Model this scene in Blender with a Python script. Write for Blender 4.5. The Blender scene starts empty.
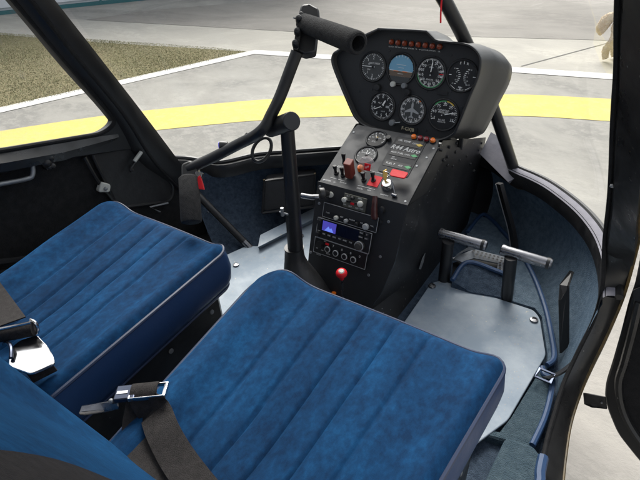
import bpy, bmesh, math, random
from mathutils import Vector, Matrix
random.seed(7)
V = Vector
SC = bpy.context.scene
COL = SC.collection
rad = math.radians
GZ = -0.60            # level of the apron below the cabin floor (cabin floor is z = 0, y forward, x to starboard)

# ------------------------------------------------------------------ camera
FPX, YAW, PITCH, ROLL, CAM = 490.0, 35.5, 34.7, -3.5, V((.61, -.60, .97))
def cam_axes():
    y, p, r = rad(YAW), rad(PITCH), rad(ROLL)
    fh = V((-math.sin(y), math.cos(y), 0)); R = V((math.cos(y), math.sin(y), 0)); Z = V((0, 0, 1))
    U = fh*math.sin(p) + Z*math.cos(p); D = fh*math.cos(p) - Z*math.sin(p)
    return R*math.cos(r) + U*math.sin(r), U*math.cos(r) - R*math.sin(r), D
CR, CU, CD = cam_axes()
cd = bpy.data.cameras.new('camera'); cam = bpy.data.objects.new('camera', cd); COL.objects.link(cam)
cd.sensor_width = 36; cd.lens = 36*FPX/640; cd.clip_start = .02; cd.clip_end = 2000
cam.matrix_world = Matrix(((CR.x, CU.x, -CD.x, CAM.x), (CR.y, CU.y, -CD.y, CAM.y), (CR.z, CU.z, -CD.z, CAM.z), (0, 0, 0, 1)))
SC.camera = cam

def at(u, v, x=None, y=None, z=None, p=None, n=None):
    """point of the photograph's ray on a plane of the cabin"""
    d = (CR*(u-320) + CU*(240-v) + CD*FPX)/FPX
    if p is not None: t = (V(p)-CAM).dot(V(n))/d.dot(V(n))
    elif x is not None: t = (x-CAM.x)/d.x
    elif y is not None: t = (y-CAM.y)/d.y
    else: t = (z-CAM.z)/d.z
    return CAM + d*t

# ------------------------------------------------------------------ materials
def mat(name, col, rough=.5, metal=0., noise=None, bump=None, spec=.5, sheen=0., coat=0., dots=None, scr=None, alpha=1.):
    """noise=(scale, colour2, lo, hi)  bump=(scale, strength, dist)  dots=(scale, size, colour)"""
    m = bpy.data.materials.new(name); m.use_nodes = True
    nt = m.node_tree; N = nt.nodes; L = nt.links; b = N['Principled BSDF']
    c4 = (*col, 1)
    b.inputs['Base Color'].default_value = c4; b.inputs['Roughness'].default_value = rough
    b.inputs['Metallic'].default_value = metal; b.inputs['Specular IOR Level'].default_value = spec
    b.inputs['Coat Weight'].default_value = coat
    tc = N.new('ShaderNodeTexCoord'); last = None
    if noise:
        n = N.new('ShaderNodeTexNoise'); n.inputs['Scale'].default_value = noise[0]; n.inputs['Detail'].default_value = 8
        n.inputs['Roughness'].default_value = .65
        L.new(tc.outputs['Object'], n.inputs['Vector'])
        r = N.new('ShaderNodeMapRange'); r.inputs[1].default_value = noise[2]; r.inputs[2].default_value = noise[3]
        L.new(n.outputs['Fac'], r.inputs[0])
        mx = N.new('ShaderNodeMix'); mx.data_type = 'RGBA'; mx.inputs['A'].default_value = c4; mx.inputs['B'].default_value = (*noise[1], 1)
        L.new(r.outputs[0], mx.inputs['Factor']); last = mx.outputs['Result']
    for dots in ((dots if isinstance(dots, list) else [dots]) if dots else []):
        n = N.new('ShaderNodeTexVoronoi'); n.inputs['Scale'].default_value = dots[0]
        L.new(tc.outputs['Object'], n.inputs['Vector'])
        n2 = N.new('ShaderNodeTexNoise'); n2.inputs['Scale'].default_value = dots[0]*.13
        L.new(tc.outputs['Object'], n2.inputs['Vector'])
        t = N.new('ShaderNodeMath'); t.operation = 'MULTIPLY'; L.new(n2.outputs['Fac'], t.inputs[0]); t.inputs[1].default_value = dots[1]*2
        ls = N.new('ShaderNodeMath'); ls.operation = 'LESS_THAN'; L.new(n.outputs['Distance'], ls.inputs[0]); L.new(t.outputs[0], ls.inputs[1])
        mx = N.new('ShaderNodeMix'); mx.data_type = 'RGBA'; mx.inputs['A'].default_value = c4; mx.inputs['B'].default_value = (*dots[2], 1)
        if last: L.new(last, mx.inputs['A'])
        L.new(ls.outputs[0], mx.inputs['Factor']); last = mx.outputs['Result']
    if last: L.new(last, b.inputs['Base Color'])
    if bump:
        n = N.new('ShaderNodeTexNoise'); n.inputs['Scale'].default_value = bump[0]; n.inputs['Detail'].default_value = 6
        L.new(tc.outputs['Object'], n.inputs['Vector'])
        bp = N.new('ShaderNodeBump'); bp.inputs['Strength'].default_value = bump[1]; bp.inputs['Distance'].default_value = bump[2]
        L.new(n.outputs['Fac'], bp.inputs['Height']); L.new(bp.outputs[0], b.inputs['Normal'])
    if scr:
        n = N.new('ShaderNodeTexNoise'); n.inputs['Scale'].default_value = scr[0]; n.inputs['Detail'].default_value = 8
        L.new(tc.outputs['Object'], n.inputs['Vector'])
        r = N.new('ShaderNodeMapRange'); r.inputs[1].default_value = .35; r.inputs[2].default_value = .7
        r.inputs[3].default_value = scr[1]; r.inputs[4].default_value = scr[2]
        L.new(n.outputs['Fac'], r.inputs[0]); L.new(r.outputs[0], b.inputs['Roughness'])
    if sheen:
        b.inputs['Sheen Weight'].default_value = sheen; b.inputs['Sheen Roughness'].default_value = .35
        b.inputs['Sheen Tint'].default_value = (.25, .55, 1, 1)
    if alpha < 1: b.inputs['Alpha'].default_value = alpha
    return m

def velvet():
    m = bpy.data.materials.new('blue_velvet'); m.use_nodes = True
    nt = m.node_tree; N = nt.nodes; L = nt.links; b = N['Principled BSDF']
    tc = N.new('ShaderNodeTexCoord')
    def nz(scale, det, dist=0., sc=(1, 1, 1)):
        mp = N.new('ShaderNodeMapping'); mp.inputs['Scale'].default_value = sc; L.new(tc.outputs['Object'], mp.inputs['Vector'])
        n = N.new('ShaderNodeTexNoise'); n.inputs['Scale'].default_value = scale; n.inputs['Detail'].default_value = det
        n.inputs['Roughness'].default_value = .62; n.inputs['Distortion'].default_value = dist
        L.new(mp.outputs[0], n.inputs['Vector']); return n.outputs['Fac']
    def mth(op, a, bb):
        x = N.new('ShaderNodeMath'); x.operation = op
        for i, q in enumerate((a, bb)):
            if isinstance(q, (int, float)): x.inputs[i].default_value = q
            else: L.new(q, x.inputs[i])
        return x.outputs[0]
    s = mth('ADD', mth('ADD', mth('MULTIPLY', nz(4.5, 3, .2, (1.3, .6, 1)), .34), mth('MULTIPLY', nz(20, 9, .2, (1.25, .75, 1)), .30)), mth('MULTIPLY', nz(85, 5, 0., (1.2, .8, 1)), .36))
    rp = N.new('ShaderNodeValToRGB'); L.new(s, rp.inputs[0]); e = rp.color_ramp.elements
    e[0].position = .39; e[0].color = (.0020, .0205, .062, 1); e[1].position = .63; e[1].color = (.0066, .067, .175, 1)
    k = rp.color_ramp.elements.new(.5); k.color = (.0034, .0365, .103, 1)
    L.new(rp.outputs[0], b.inputs['Base Color'])
    b.inputs['Roughness'].default_value = .85; b.inputs['Specular IOR Level'].default_value = .15
    b.inputs['Sheen Weight'].default_value = .40; b.inputs['Sheen Roughness'].default_value = .28
    b.inputs['Sheen Tint'].default_value = (.08, .46, 1, 1)
    h = mth('ADD', mth('MULTIPLY', nz(900, 2), .16), mth('MULTIPLY', nz(30, 4), .5))
    bp = N.new('ShaderNodeBump'); bp.inputs['Strength'].default_value = .35; bp.inputs['Distance'].default_value = .004
    L.new(h, bp.inputs['Height']); L.new(bp.outputs[0], b.inputs['Normal'])
    return m

def glass():
    m = bpy.data.materials.new('windshield_glass'); m.use_nodes = True
    nt = m.node_tree; N = nt.nodes; L = nt.links; N.remove(N['Principled BSDF'])
    o = N['Material Output']; t = N.new('ShaderNodeBsdfTransparent'); t.inputs[0].default_value = (.93, .95, .94, 1)
    g = N.new('ShaderNodeBsdfGlossy'); g.inputs['Roughness'].default_value = .02
    lw = N.new('ShaderNodeLayerWeight'); lw.inputs['Blend'].default_value = .5
    pw = N.new('ShaderNodeMath'); pw.operation = 'POWER'; L.new(lw.outputs['Facing'], pw.inputs[0]); pw.inputs[1].default_value = 5.
    f = N.new('ShaderNodeMath'); f.operation = 'MULTIPLY_ADD'; L.new(pw.outputs[0], f.inputs[0]); f.inputs[1].default_value = .25; f.inputs[2].default_value = .03
    x = N.new('ShaderNodeMixShader'); L.new(f.outputs[0], x.inputs[0]); L.new(t.outputs[0], x.inputs[1]); L.new(g.outputs[0], x.inputs[2])
    df = N.new('ShaderNodeBsdfDiffuse'); df.inputs[0].default_value = (.8, .8, .78, 1)
    tc = N.new('ShaderNodeTexCoord'); n1 = N.new('ShaderNodeTexNoise'); n1.inputs['Scale'].default_value = 3.; n1.inputs['Detail'].default_value = 8; n1.inputs['Distortion'].default_value = 1.5
    L.new(tc.outputs['Object'], n1.inputs['Vector'])
    rg = N.new('ShaderNodeMapRange'); rg.inputs[1].default_value = .45; rg.inputs[2].default_value = .8; rg.inputs[3].default_value = .004; rg.inputs[4].default_value = .05; L.new(n1.outputs['Fac'], rg.inputs[0])
    x2 = N.new('ShaderNodeMixShader'); L.new(rg.outputs[0], x2.inputs[0]); L.new(x.outputs[0], x2.inputs[1]); L.new(df.outputs[0], x2.inputs[2])
    L.new(x2.outputs[0], o.inputs['Surface']); return m

def ground_mat(name, c1, c2, scale, lo, hi, c3=None, rough=.85, stretch=(1, 1, 1), bump=.3):
    m = bpy.data.materials.new(name); m.use_nodes = True
    nt = m.node_tree; N = nt.nodes; L = nt.links; b = N['Principled BSDF']
    tc = N.new('ShaderNodeTexCoord'); mp = N.new('ShaderNodeMapping'); mp.inputs['Scale'].default_value = stretch
    L.new(tc.outputs['Object'], mp.inputs['Vector'])
    n = N.new('ShaderNodeTexNoise'); n.inputs['Scale'].default_value = scale; n.inputs['Detail'].default_value = 10; n.inputs['Roughness'].default_value = .6
    n.inputs['Distortion'].default_value = .8
    L.new(mp.outputs[0], n.inputs['Vector'])
    r = N.new('ShaderNodeMapRange'); r.inputs[1].default_value = lo; r.inputs[2].default_value = hi; L.new(n.outputs['Fac'], r.inputs[0])
    mx = N.new('ShaderNodeMix'); mx.data_type = 'RGBA'; mx.inputs['A'].default_value = (*c1, 1); mx.inputs['B'].default_value = (*c2, 1)
    L.new(r.outputs[0], mx.inputs['Factor']); last = mx.outputs['Result']
    n2 = N.new('ShaderNodeTexNoise'); n2.inputs['Scale'].default_value = scale*14; n2.inputs['Detail'].default_value = 6; n2.inputs['Roughness'].default_value = .75
    L.new(mp.outputs[0], n2.inputs['Vector'])
    if c3:
        r2 = N.new('ShaderNodeMapRange'); r2.inputs[1].default_value = .46; r2.inputs[2].default_value = .62; L.new(n2.outputs['Fac'], r2.inputs[0])
        mx2 = N.new('ShaderNodeMix'); mx2.data_type = 'RGBA'; mx2.inputs['B'].default_value = (*c3, 1)
        L.new(last, mx2.inputs['A']); L.new(r2.outputs[0], mx2.inputs['Factor']); last = mx2.outputs['Result']
    L.new(last, b.inputs['Base Color']); b.inputs['Roughness'].default_value = rough; b.inputs['Specular IOR Level'].default_value = .3
    bp = N.new('ShaderNodeBump'); bp.inputs['Strength'].default_value = bump; bp.inputs['Distance'].default_value = .02
    L.new(n2.outputs['Fac'], bp.inputs['Height']); L.new(bp.outputs[0], b.inputs['Normal'])
    return m

M = {}
M['velvet'] = velvet()
M['glass'] = glass()
M['vinyl'] = mat('navy_vinyl', (.016, .042, .112), .45, spec=.3, bump=(160, .12, .002), scr=(9, .34, .55))
M['piping'] = mat('navy_piping', (.020, .033, .075), .42)
M['cpiping'] = mat('blue_carpet_binding', (.022, .055, .13), .5, bump=(200, .2, .002))
M['carpet'] = mat('navy_carpet', (.038, .054, .080), .95, noise=(70, (.078, .106, .145), .38, .66), bump=(420, .9, .006), spec=.1, sheen=.15)
M['carpet_l'] = mat('lightened_blue_carpet', (.085, .122, .162), .95, noise=(60, (.155, .205, .250), .36, .66), bump=(420, .9, .006), spec=.1, sheen=.15)  # starboard carpet, colour lightened to make up for weak light there
M['carpet_g'] = mat('worn_green_blue_carpet', (.058, .088, .108), .95, noise=(70, (.092, .130, .152), .36, .66), bump=(420, 1., .007), spec=.1, sheen=.1)
M['black'] = mat('black_paint', (.0085, .0085, .0095), .42, noise=(14, (.016, .016, .017), .4, .7), scr=(30, .32, .6), dots=(55, .045, (.12, .12, .12)))
M['blacks'] = mat('satin_black', (.015, .015, .016), .38, scr=(22, .3, .48), dots=(75, .04, (.10, .10, .10)))
M['skin'] = mat('console_black', (.0125, .0125, .0135), .40, noise=(7, (.019, .019, .020), .42, .66), scr=(6, .36, .54), dots=(60, .075, (.26, .26, .25)))
M['shell'] = mat('satin_graphite', (.046, .045, .043), .36, scr=(18, .32, .42))
M['panel'] = mat('panel_charcoal', (.0135, .0145, .017), .6, bump=(500, .1, .001))
M['panel2'] = mat('panel_dark_grey', (.0155, .017, .0205), .5, bump=(500, .12, .001), scr=(30, .4, .6))
M['rubber'] = mat('foam_rubber', (.022, .022, .023), .9, bump=(600, .8, .003), noise=(90, (.04, .04, .041), .4, .7), spec=.2)
M['leather'] = mat('black_leather', (.02, .02, .021), .45, bump=(40, .35, .006), scr=(18, .36, .6))
M['jamb'] = mat('worn_black_jamb', (.012, .012, .0125), .36, noise=(11, (.022, .022, .022), .4, .7), scr=(24, .25, .5), bump=(26, .15, .004), dots=(30, .045, (.2, .19, .17)))
M['felt'] = mat('black_felt', (.017, .017, .018), .92, noise=(60, (.026, .026, .0265), .4, .7), bump=(500, .5, .003), spec=.15)
M['strap'] = mat('brown_black_webbing', (.016, .0135, .013), .75, noise=(120, (.03, .026, .025), .4, .65), bump=(700, .5, .002), spec=.3)
M['chrome'] = mat('polished_steel', (.72, .72, .73), .16, 1., scr=(40, .1, .28))
M['steel'] = mat('brushed_steel', (.24, .24, .25), .3, 1., scr=(60, .2, .42))
M['blued'] = mat('blued_steel', (.06, .07, .10), .25, .9)
M['alu'] = mat('dull_aluminium', (.30, .31, .32), .5, .6, noise=(40, (.20, .21, .22), .4, .65))
M['gledge'] = mat('grey_sealant', (.20, .195, .225), .8, spec=.2, noise=(20, (.25, .245, .27), .4, .65), bump=(60, .2, .003))
M['plate'] = mat('clear_plastic_over_carpet', (.20, .25, .305), .55, spec=.2, noise=(8, (.32, .365, .41), .40, .68), scr=(14, .28, .55), dots=[(40, .065, (.46, .44, .38)), (95, .10, (.36, .33, .27)), (14, .075, (.30, .27, .21))], bump=(18, .05, .004))
M['white'] = mat('white_lettering', (.75, .75, .74), .5)
M['grey'] = mat('grey_print', (.32, .33, .34), .5)
M['dial'] = mat('dial_black', (.007, .0075, .009), .5)
M['dialg'] = mat('dial_grey', (.045, .048, .05), .5)
M['sky'] = mat('horizon_blue', (.16, .36, .52), .5)
M['earth'] = mat('horizon_brown', (.13, .095, .07), .5)
M['green'] = mat('green_mark', (.06, .33, .12), .5)
M['yellow'] = mat('yellow_mark', (.62, .42, .05), .5)
M['red'] = mat('red_plastic', (.58, .012, .02), .5, spec=.25)
M['redd'] = mat('dark_red_lens', (.17, .006, .012), .2, coat=.5)
M['amber'] = mat('amber_lens', (.75, .16, .012), .2, coat=.5)
M['amberd'] = mat('unlit_amber_lens', (.20, .032, .008), .25, coat=.5)
M['guard'] = mat('brick_red_guard', (.16, .028, .018), .35)
M['wood'] = mat('dark_maroon_plastic', (.06, .018, .016), .32)
M['lcd'] = mat('dark_lcd', (.006, .008, .020), .12)
M['clear'] = mat('clear_plastic', (.55, .5, .5), .12, alpha=.32)
M['latchw'] = mat('ivory_plastic', (.5, .5, .46), .4)
M['teal'] = mat('teal_frame', (.03, .13, .14), .5)
M['hwall'] = mat('white_sheet_metal', (.66, .68, .70), .5, noise=(2, (.58, .60, .62), .4, .7))
M['hroof'] = mat('grey_roof', (.25, .26, .27), .6)
M['ochre'] = mat('ochre_edge', (.13, .085, .028), .5, noise=(30, (.06, .045, .02), .4, .6))
M['fur'] = mat('golden_fur', (.56, .43, .30), .95, noise=(18, (.70, .60, .46), .38, .64), bump=(60, 1., .03), spec=.1)
M['nose'] = mat('dark_nose', (.02, .015, .013), .4)
def lit(name, col, st):
    m = mat(name, col, .3); b = m.node_tree.nodes['Principled BSDF']
    b.inputs['Emission Color'].default_value = (*col, 1); b.inputs['Emission Strength'].default_value = st; return m
M['lcdon'] = lit('lit_blue_lcd', (.050, .045, .30), .45)
M['lcdpk'] = lit('lit_pale_lcd', (.10, .16, .55), .6)

# ------------------------------------------------------------------ mesh helpers
class Fr:
    """flat local frame: o + a*X + b*Y + h*N"""
    def __init__(s, o, y, x=(1, 0, 0)):
        s.o = V(o); s.X = V(x).normalized(); s.Y = V(y).normalized(); s.N = s.X.cross(s.Y).normalized(); s.Y = s.N.cross(s.X)
    def p(s, a, b, h=0.): return s.o + s.X*a + s.Y*b + s.N*h
    def mat(s, a=0, b=0, h=0, rot=0, sc=1., shear=0.):
        p = s.p(a, b, h)
        m = Matrix(((s.X.x, s.Y.x, s.N.x, p.x), (s.X.y, s.Y.y, s.N.y, p.y), (s.X.z, s.Y.z, s.N.z, p.z), (0, 0, 0, 1)))
        return m @ Matrix.Rotation(rot, 4, 'Z') @ Matrix(((sc, shear*sc, 0, 0), (0, sc, 0, 0), (0, 0, sc, 0), (0, 0, 0, 1)))

_font = {}
def text_mesh(s):
    if s in _font: return _font[s]
    c = bpy.data.curves.new('lettering', 'FONT'); c.body = s; c.align_x = 'CENTER'; c.align_y = 'CENTER'; c.size = 1.; c.resolution_u = 2
    o = bpy.data.objects.new('lettering', c); COL.objects.link(o); bpy.context.view_layer.update()
    dg = bpy.context.evaluated_depsgraph_get(); me = bpy.data.meshes.new_from_object(o.evaluated_get(dg))
    bpy.data.objects.remove(o); bpy.data.curves.remove(c); _font[s] = me; return me

class MB:
    def __init__(s): s.bm = bmesh.new()
    def face(s, pts):
        vs = [s.bm.verts.new(p) for p in pts]
        try: return s.bm.faces.new(vs)
        except ValueError: return None
    def prism(s, pts, off):
        off = V(off); a = [s.bm.verts.new(p) for p in pts]; b = [s.bm.verts.new(V(p)+off) for p in pts]; n = len(a)
        s.bm.faces.new(a); s.bm.faces.new(b[::-1])
        for i in range(n): s.bm.faces.new((a[i], b[i], b[(i+1) % n], a[(i+1) % n]))
        return s
    def ring(s, outer, inner, off):
        """flat ring between two loops with the same count, extruded by off"""
        off = V(off); n = len(outer)
        A = [s.bm.verts.new(p) for p in outer]; B = [s.bm.verts.new(p) for p in inner]
        A2 = [s.bm.verts.new(V(p)+off) for p in outer]; B2 = [s.bm.verts.new(V(p)+off) for p in inner]
        for i in range(n):
            j = (i+1) % n
            s.bm.faces.new((A[i], A[j], B[j], B[i])); s.bm.faces.new((A2[j], A2[i], B2[i], B2[j]))
            s.bm.faces.new((A[j], A[i], A2[i], A2[j])); s.bm.faces.new((B[i], B[j], B2[j], B2[i]))
        return s
    def box(s, lo, hi):
        (x0, y0, z0), (x1, y1, z1) = lo, hi
        return s.prism([(x0, y0, z0), (x1, y0, z0), (x1, y1, z0), (x0, y1, z0)], (0, 0, z1-z0))
    def fbox(s, f, a0, b0, a1, b1, h0, h1):
        return s.prism([f.p(a0, b0, h0), f.p(a1, b0, h0), f.p(a1, b1, h0), f.p(a0, b1, h0)], f.N*(h1-h0))
    def loft(s, rows, closed=False, cap=False):
        R = [[s.bm.verts.new(p) for p in r] for r in rows]; n = len(R[0])
        for i in range(len(R)-1):
            for j in range(n if closed else n-1):
                k = (j+1) % n
                try: s.bm.faces.new((R[i][j], R[i][k], R[i+1][k], R[i+1][j]))
                except ValueError: pass
        if cap: s.bm.faces.new(R[0][::-1]); s.bm.faces.new(R[-1])
        return s
    def tube(s, pts, r, n=12, cap=True, flat=1.):
        pts = [V(p) for p in pts]; m = len(pts); rs = r if isinstance(r, (list, tuple)) else [r]*m
        rows = []; prev = None
        for i, p in enumerate(pts):
            t = (pts[min(i+1, m-1)] - pts[max(i-1, 0)]).normalized()
            if prev is None:
                a = V((0, 0, 1)) if abs(t.z) < .9 else V((0, 1, 0)); u = t.cross(a).normalized()
            else:
                u = (prev - t*prev.dot(t)).normalized()
            prev = u; w = t.cross(u)
            rows.append([p + (u*math.cos(2*math.pi*k/n) + w*flat*math.sin(2*math.pi*k/n))*rs[i] for k in range(n)])
        return s.loft(rows, True, cap)
    def lathe(s, f, a, b, prof, n=24, h0=0.):
        """profile of (radius, height) about the frame's normal"""
        rows = [[f.p(a + max(r, 1e-5)*math.cos(2*math.pi*k/n), b + max(r, 1e-5)*math.sin(2*math.pi*k/n), h0+h) for k in range(n)] for r, h in prof]
        return s.loft(rows, True, False)
    def ball(s, c, r, sub=2, sc=(1, 1, 1)):
        m = Matrix.Translation(V(c)) @ Matrix.Diagonal((r*sc[0], r*sc[1], r*sc[2], 1))
        bmesh.ops.create_icosphere(s.bm, subdivisions=sub, radius=1, matrix=m); return s
    def text(s, txt, m4):
        me = text_mesh(txt).copy(); me.transform(m4); s.bm.from_mesh(me); bpy.data.meshes.remove(me); return s
    def strip(s, pts, ups, width, th=.0014):
        wd = width
        """webbing along pts; ups = width direction for every point"""
        rows = []; P = [V(p) for p in pts]
        for i, p in enumerate(P):
            t = (P[min(i+1, len(P)-1)] - P[max(i-1, 0)]).normalized(); w = V(ups[i] if isinstance(ups, list) else ups); width = wd[i] if isinstance(wd, list) else wd
            w = (w - t*w.dot(t)).normalized()*width/2; n = t.cross(w).normalized()*th
            rows.append([p-w-n, p+w-n, p+w+n, p-w+n])
        return s.loft(rows, True, True)
    def build(s, name, m, parent=None, smooth=38, bevel=0., seg=2, sub=0):
        bmesh.ops.recalc_face_normals(s.bm, faces=s.bm.faces)
        off = root_loc(parent)
        me = bpy.data.meshes.new(name)
        if off.length: bmesh.ops.translate(s.bm, verts=s.bm.verts, vec=-off)
        s.bm.to_mesh(me); s.bm.free()
        me.materials.append(M[m] if isinstance(m, str) else m)
        if smooth:
            for p in me.polygons: p.use_smooth = True
            me.set_sharp_from_angle(angle=rad(smooth))
        o = bpy.data.objects.new(name, me); COL.objects.link(o)
        if parent is not None: o.parent = parent
        if bevel:
            b = o.modifiers.new('bevel', 'BEVEL'); b.width = bevel; b.segments = seg; b.limit_method = 'ANGLE'; b.angle_limit = rad(40)
            b.harden_normals = False
        if sub:
            q = o.modifiers.new('subsurf', 'SUBSURF'); q.levels = q.render_levels = sub
        return o

def root_loc(o):
    v = V((0, 0, 0))
    while o is not None:
        if o.type == 'EMPTY': v = v + o.location
        o = o.parent
    return v

def thing(name, label, cat, loc=(0, 0, 0), group=None):
    o = bpy.data.objects.new(name, None); COL.objects.link(o); o.location = loc; o.empty_display_size = .1
    o['label'] = label; o['category'] = cat
    if group: o['group'] = group
    return o
def tag(o, label, cat, group=None):
    o['label'] = label; o['category'] = cat
    if group: o['group'] = group
    return o
def catmull(pts, n=6):
    pts = [V(p) for p in pts]; out = []
    for i in range(len(pts)-1):
        p0, p1, p2, p3 = pts[max(i-1, 0)], pts[i], pts[i+1], pts[min(i+2, len(pts)-1)]
        for k in range(n):
            t = k/n
            out.append(.5*((2*p1) + (p2-p0)*t + (2*p0-5*p1+4*p2-p3)*t*t + (3*p1-p0-3*p2+p3)*t**3))
    out.append(pts[-1]); return out
def rounded(poly, r, n=5):
    """round the corners of a closed 3D polygon"""
    P = [V(p) for p in poly]; out = []; m = len(P)
    for i in range(m):
        a, b, c = P[i-1], P[i], P[(i+1) % m]; d1 = (a-b); d2 = (c-b)
        rr = min(r, d1.length*.49, d2.length*.49); s0 = b + d1.normalized()*rr; e0 = b + d2.normalized()*rr
        for k in range(n+1):
            t = k/n; out.append(s0*(1-t)**2 + b*2*t*(1-t) + e0*t*t)
    return out
def resample(pts, n):
    P = [V(p) for p in pts]; d = [0.]
    for i in range(1, len(P)): d.append(d[-1] + (P[i]-P[i-1]).length)
    out = []
    for k in range(n):
        s = d[-1]*k/(n-1); i = 0
        while i < len(P)-2 and d[i+1] < s: i += 1
        t = (s-d[i])/max(d[i+1]-d[i], 1e-9); out.append(P[i].lerp(P[i+1], t))
    return out

# ================================================================== THE APRON
def G(u, v, dz=0.): 
    p = at(u, v, z=GZ); return V((p.x, p.y, GZ+dz))
def sheet(name, pts, m, dz, kind='structure', jag=0.):
    b = MB(); b.face([V((p[0], p[1], GZ+dz)) for p in pts]); o = b.build(name, m, None, 0); o['kind'] = kind; return o
mc = ground_mat('worn_concrete', (.215, .208, .190), (.350, .336, .300), .75, .40, .62, (.285, .274, .248), stretch=(1., 1.3, 1))
mc2 = ground_mat('pale_concrete', (.320, .305, .270), (.420, .400, .350), .9, .40, .62, (.350, .334, .295), stretch=(.8, 1.3, 1))
mc3 = ground_mat('grey_asphalt', (.190, .178, .160), (.300, .282, .254), .6, .38, .64, (.235, .220, .197), stretch=(.6, 1.2, 1))
my = ground_mat('worn_yellow_paint', (.56, .455, .130), (.545, .445, .135), .9, .36, .66, (.50, .43, .17))
mw = ground_mat('worn_white_paint', (.62, .61, .58), (.54, .53, .50), 1.5, .45, .75, (.50, .485, .45))
mg = ground_mat('dry_grass_soil', (.165, .150, .075), (.245, .205, .125), 1.0, .36, .66, (.185, .160, .085), rough=1.)
g = MB(); S = 600.
g.face([(-S, -S, GZ), (S, -S, GZ), (S, S, GZ), (-S, S, GZ)])
gr = g.build('ground', mc, None, 0); gr['kind'] = 'structure'
# joint line of the pale strip: from (-8.27,4.90) to (.05,6.49) on the apron
def on(p, q, t): return V((p[0]+(q[0]-p[0])*t, p[1]+(q[1]-p[1])*t, 0))
JL, JR = V((-8.27, 4.95, 0)), V((.05, 6.49, 0)); JE = JR + (JR-JL)*1.6
WA = V((-3.80, 4.38, 0)); WR = V((.30, 5.01, 0)); WE = WR + (WR-WA)*1.3
WL = V((-4.77, 1.57, 0)); WB = WA + (WL-WA)*3.
GT = [(-8.82, 3.70), (-6.55, 4.03), (-4.44, 4.41)]
sheet('pale_strip', [(-18, 2.2), (-8.82, 3.6), (-6.55, 3.9), (WA.x, WA.y), (WE.x, WE.y), (JE.x, JE.y), (JR.x, JR.y), (-4.0, 5.52), (-8.27, 4.98), (-18, 3.5)], mc2, .0020)
sheet('asphalt_patch', [(-8.27, 4.99), (-4.0, 5.53), (JR.x, JR.y+.01), (JE.x, JE.y+.01), (26, 20), (2, 14), (-6.5, 7.3), (-7.9, 6.0)], mc3, .0035)
gp = [(-18, 2.3), (-8.82, 3.70), (-6.55, 4.03), (-5.4, 4.22), (-4.44, 4.36), (WA.x-.03, WA.y-.02), (WL.x, WL.y), (WB.x, WB.y), (-9, -8), (-18, -8)]
gs = sheet('grass', gp, mg, .0015, 'stuff')
# short dry blades over the soil, thin at the edges
def inside(x, y):
    c = False; n = len(gp)
    for i in range(n):
        x1, y1 = gp[i]; x2, y2 = gp[i-1]
        if (y1 > y) != (y2 > y) and x < (x2-x1)*(y-y1)/(y2-y1)+x1: c = not c
    return c
vs_, fs_, mi_ = [], [], []
while len(fs_) < 120000:
    x = random.uniform(-9.5, -3.75); y = random.uniform(.2, 4.4)
    if not (inside(x, y) and inside(x+.03, y-.02)): continue
    h = random.uniform(.003, .010)*(1.25 + .5*math.sin(x*2.1+y*1.3)*math.sin(y*2.7-x)); a = random.uniform(0, 6.28); w_ = random.uniform(.003, .006)
    dx, dy = math.cos(a)*w_, math.sin(a)*w_; lx, ly = random.uniform(-.018, .018), random.uniform(-.018, .018)
    n_ = len(vs_); vs_ += [(x-dx, y-dy, GZ+.001), (x+dx, y+dy, GZ+.001), (x+lx, y+ly, GZ+.001+h)]; fs_.append((n_, n_+1, n_+2)); mi_.append(1 + (random.random() < .45))
base = [tuple(v.co) for v in gs.data.vertices]; k_ = len(base)
me_ = bpy.data.meshes.new('grass'); me_.from_pydata(base + vs_, [], [tuple(range(k_))] + [tuple(q+k_ for q in f_) for f_ in fs_])
me_.materials.append(mg); me_.polygons.foreach_set('material_index', [0] + mi_); gs.data = me_
gs.data.materials.append(mat('straw_blade', (.285, .262, .15), .9)); gs.data.materials.append(mat('olive_blade', (.235, .232, .118), .9))
# white pad border (two straight arms meeting in a corner) and yellow ring arc
def band(name, ctr, w, m, dz):
    L_, R_ = [], []
    for i, p in enumerate(ctr):
        t = (V(ctr[min(i+1, len(ctr)-1)]) - V(ctr[max(i-1, 0)])).normalized(); n = V((-t.y, t.x, 0))*w/2
        L_.append((p[0]+n.x, p[1]+n.y)); R_.append((p[0]-n.x, p[1]-n.y))
    b = MB(); b.loft([[V((*a, GZ+dz)) for a in L_], [V((*a, GZ+dz)) for a in R_]]); o = b.build(name, m, None, 0); o['kind'] = 'structure'; return o
band('white_border', [tuple(WB), tuple(WL), tuple(WA + (WL-WA)*.02), tuple(WA), tuple(WA+(WR-WA)*.02), tuple(WR), tuple(WE)], .19, mw, .0050)
yt = [(-4.146, 1.237), (-3.546, 1.963), (-3.248, 2.311), (-2.847, 2.716), (-2.513, 2.967), (-1.935, 3.365), (-.476, 4.105), (.367, 4.39)]
yb = [(-3.735, 1.02), (-3.195, 1.7), (-2.854, 1.98), (-2.445, 2.30), (-2.19, 2.53), (-1.638, 2.891), (-.312, 3.535), (.452, 3.739)]
yc = [((a[0]+b[0])/2, (a[1]+b[1])/2, 0) for a, b in zip(yt, yb)]
yc = [(-5.0, -1.2, 0), (-4.55, .2, 0)] + yc + [(1.6, 4.45, 0), (3.0, 4.55, 0), (4.5, 4.2, 0)]
band('yellow_ring', [tuple(p) for p in catmull(yc, 6)], .55, my, .0030)
# expansion joint in the pale strip
band('expansion_joint', [(-.62, 5.02, 0), (.02, 6.35, 0)], .02, mat('joint_tar', (.13, .125, .115), .9), .0050)

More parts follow.
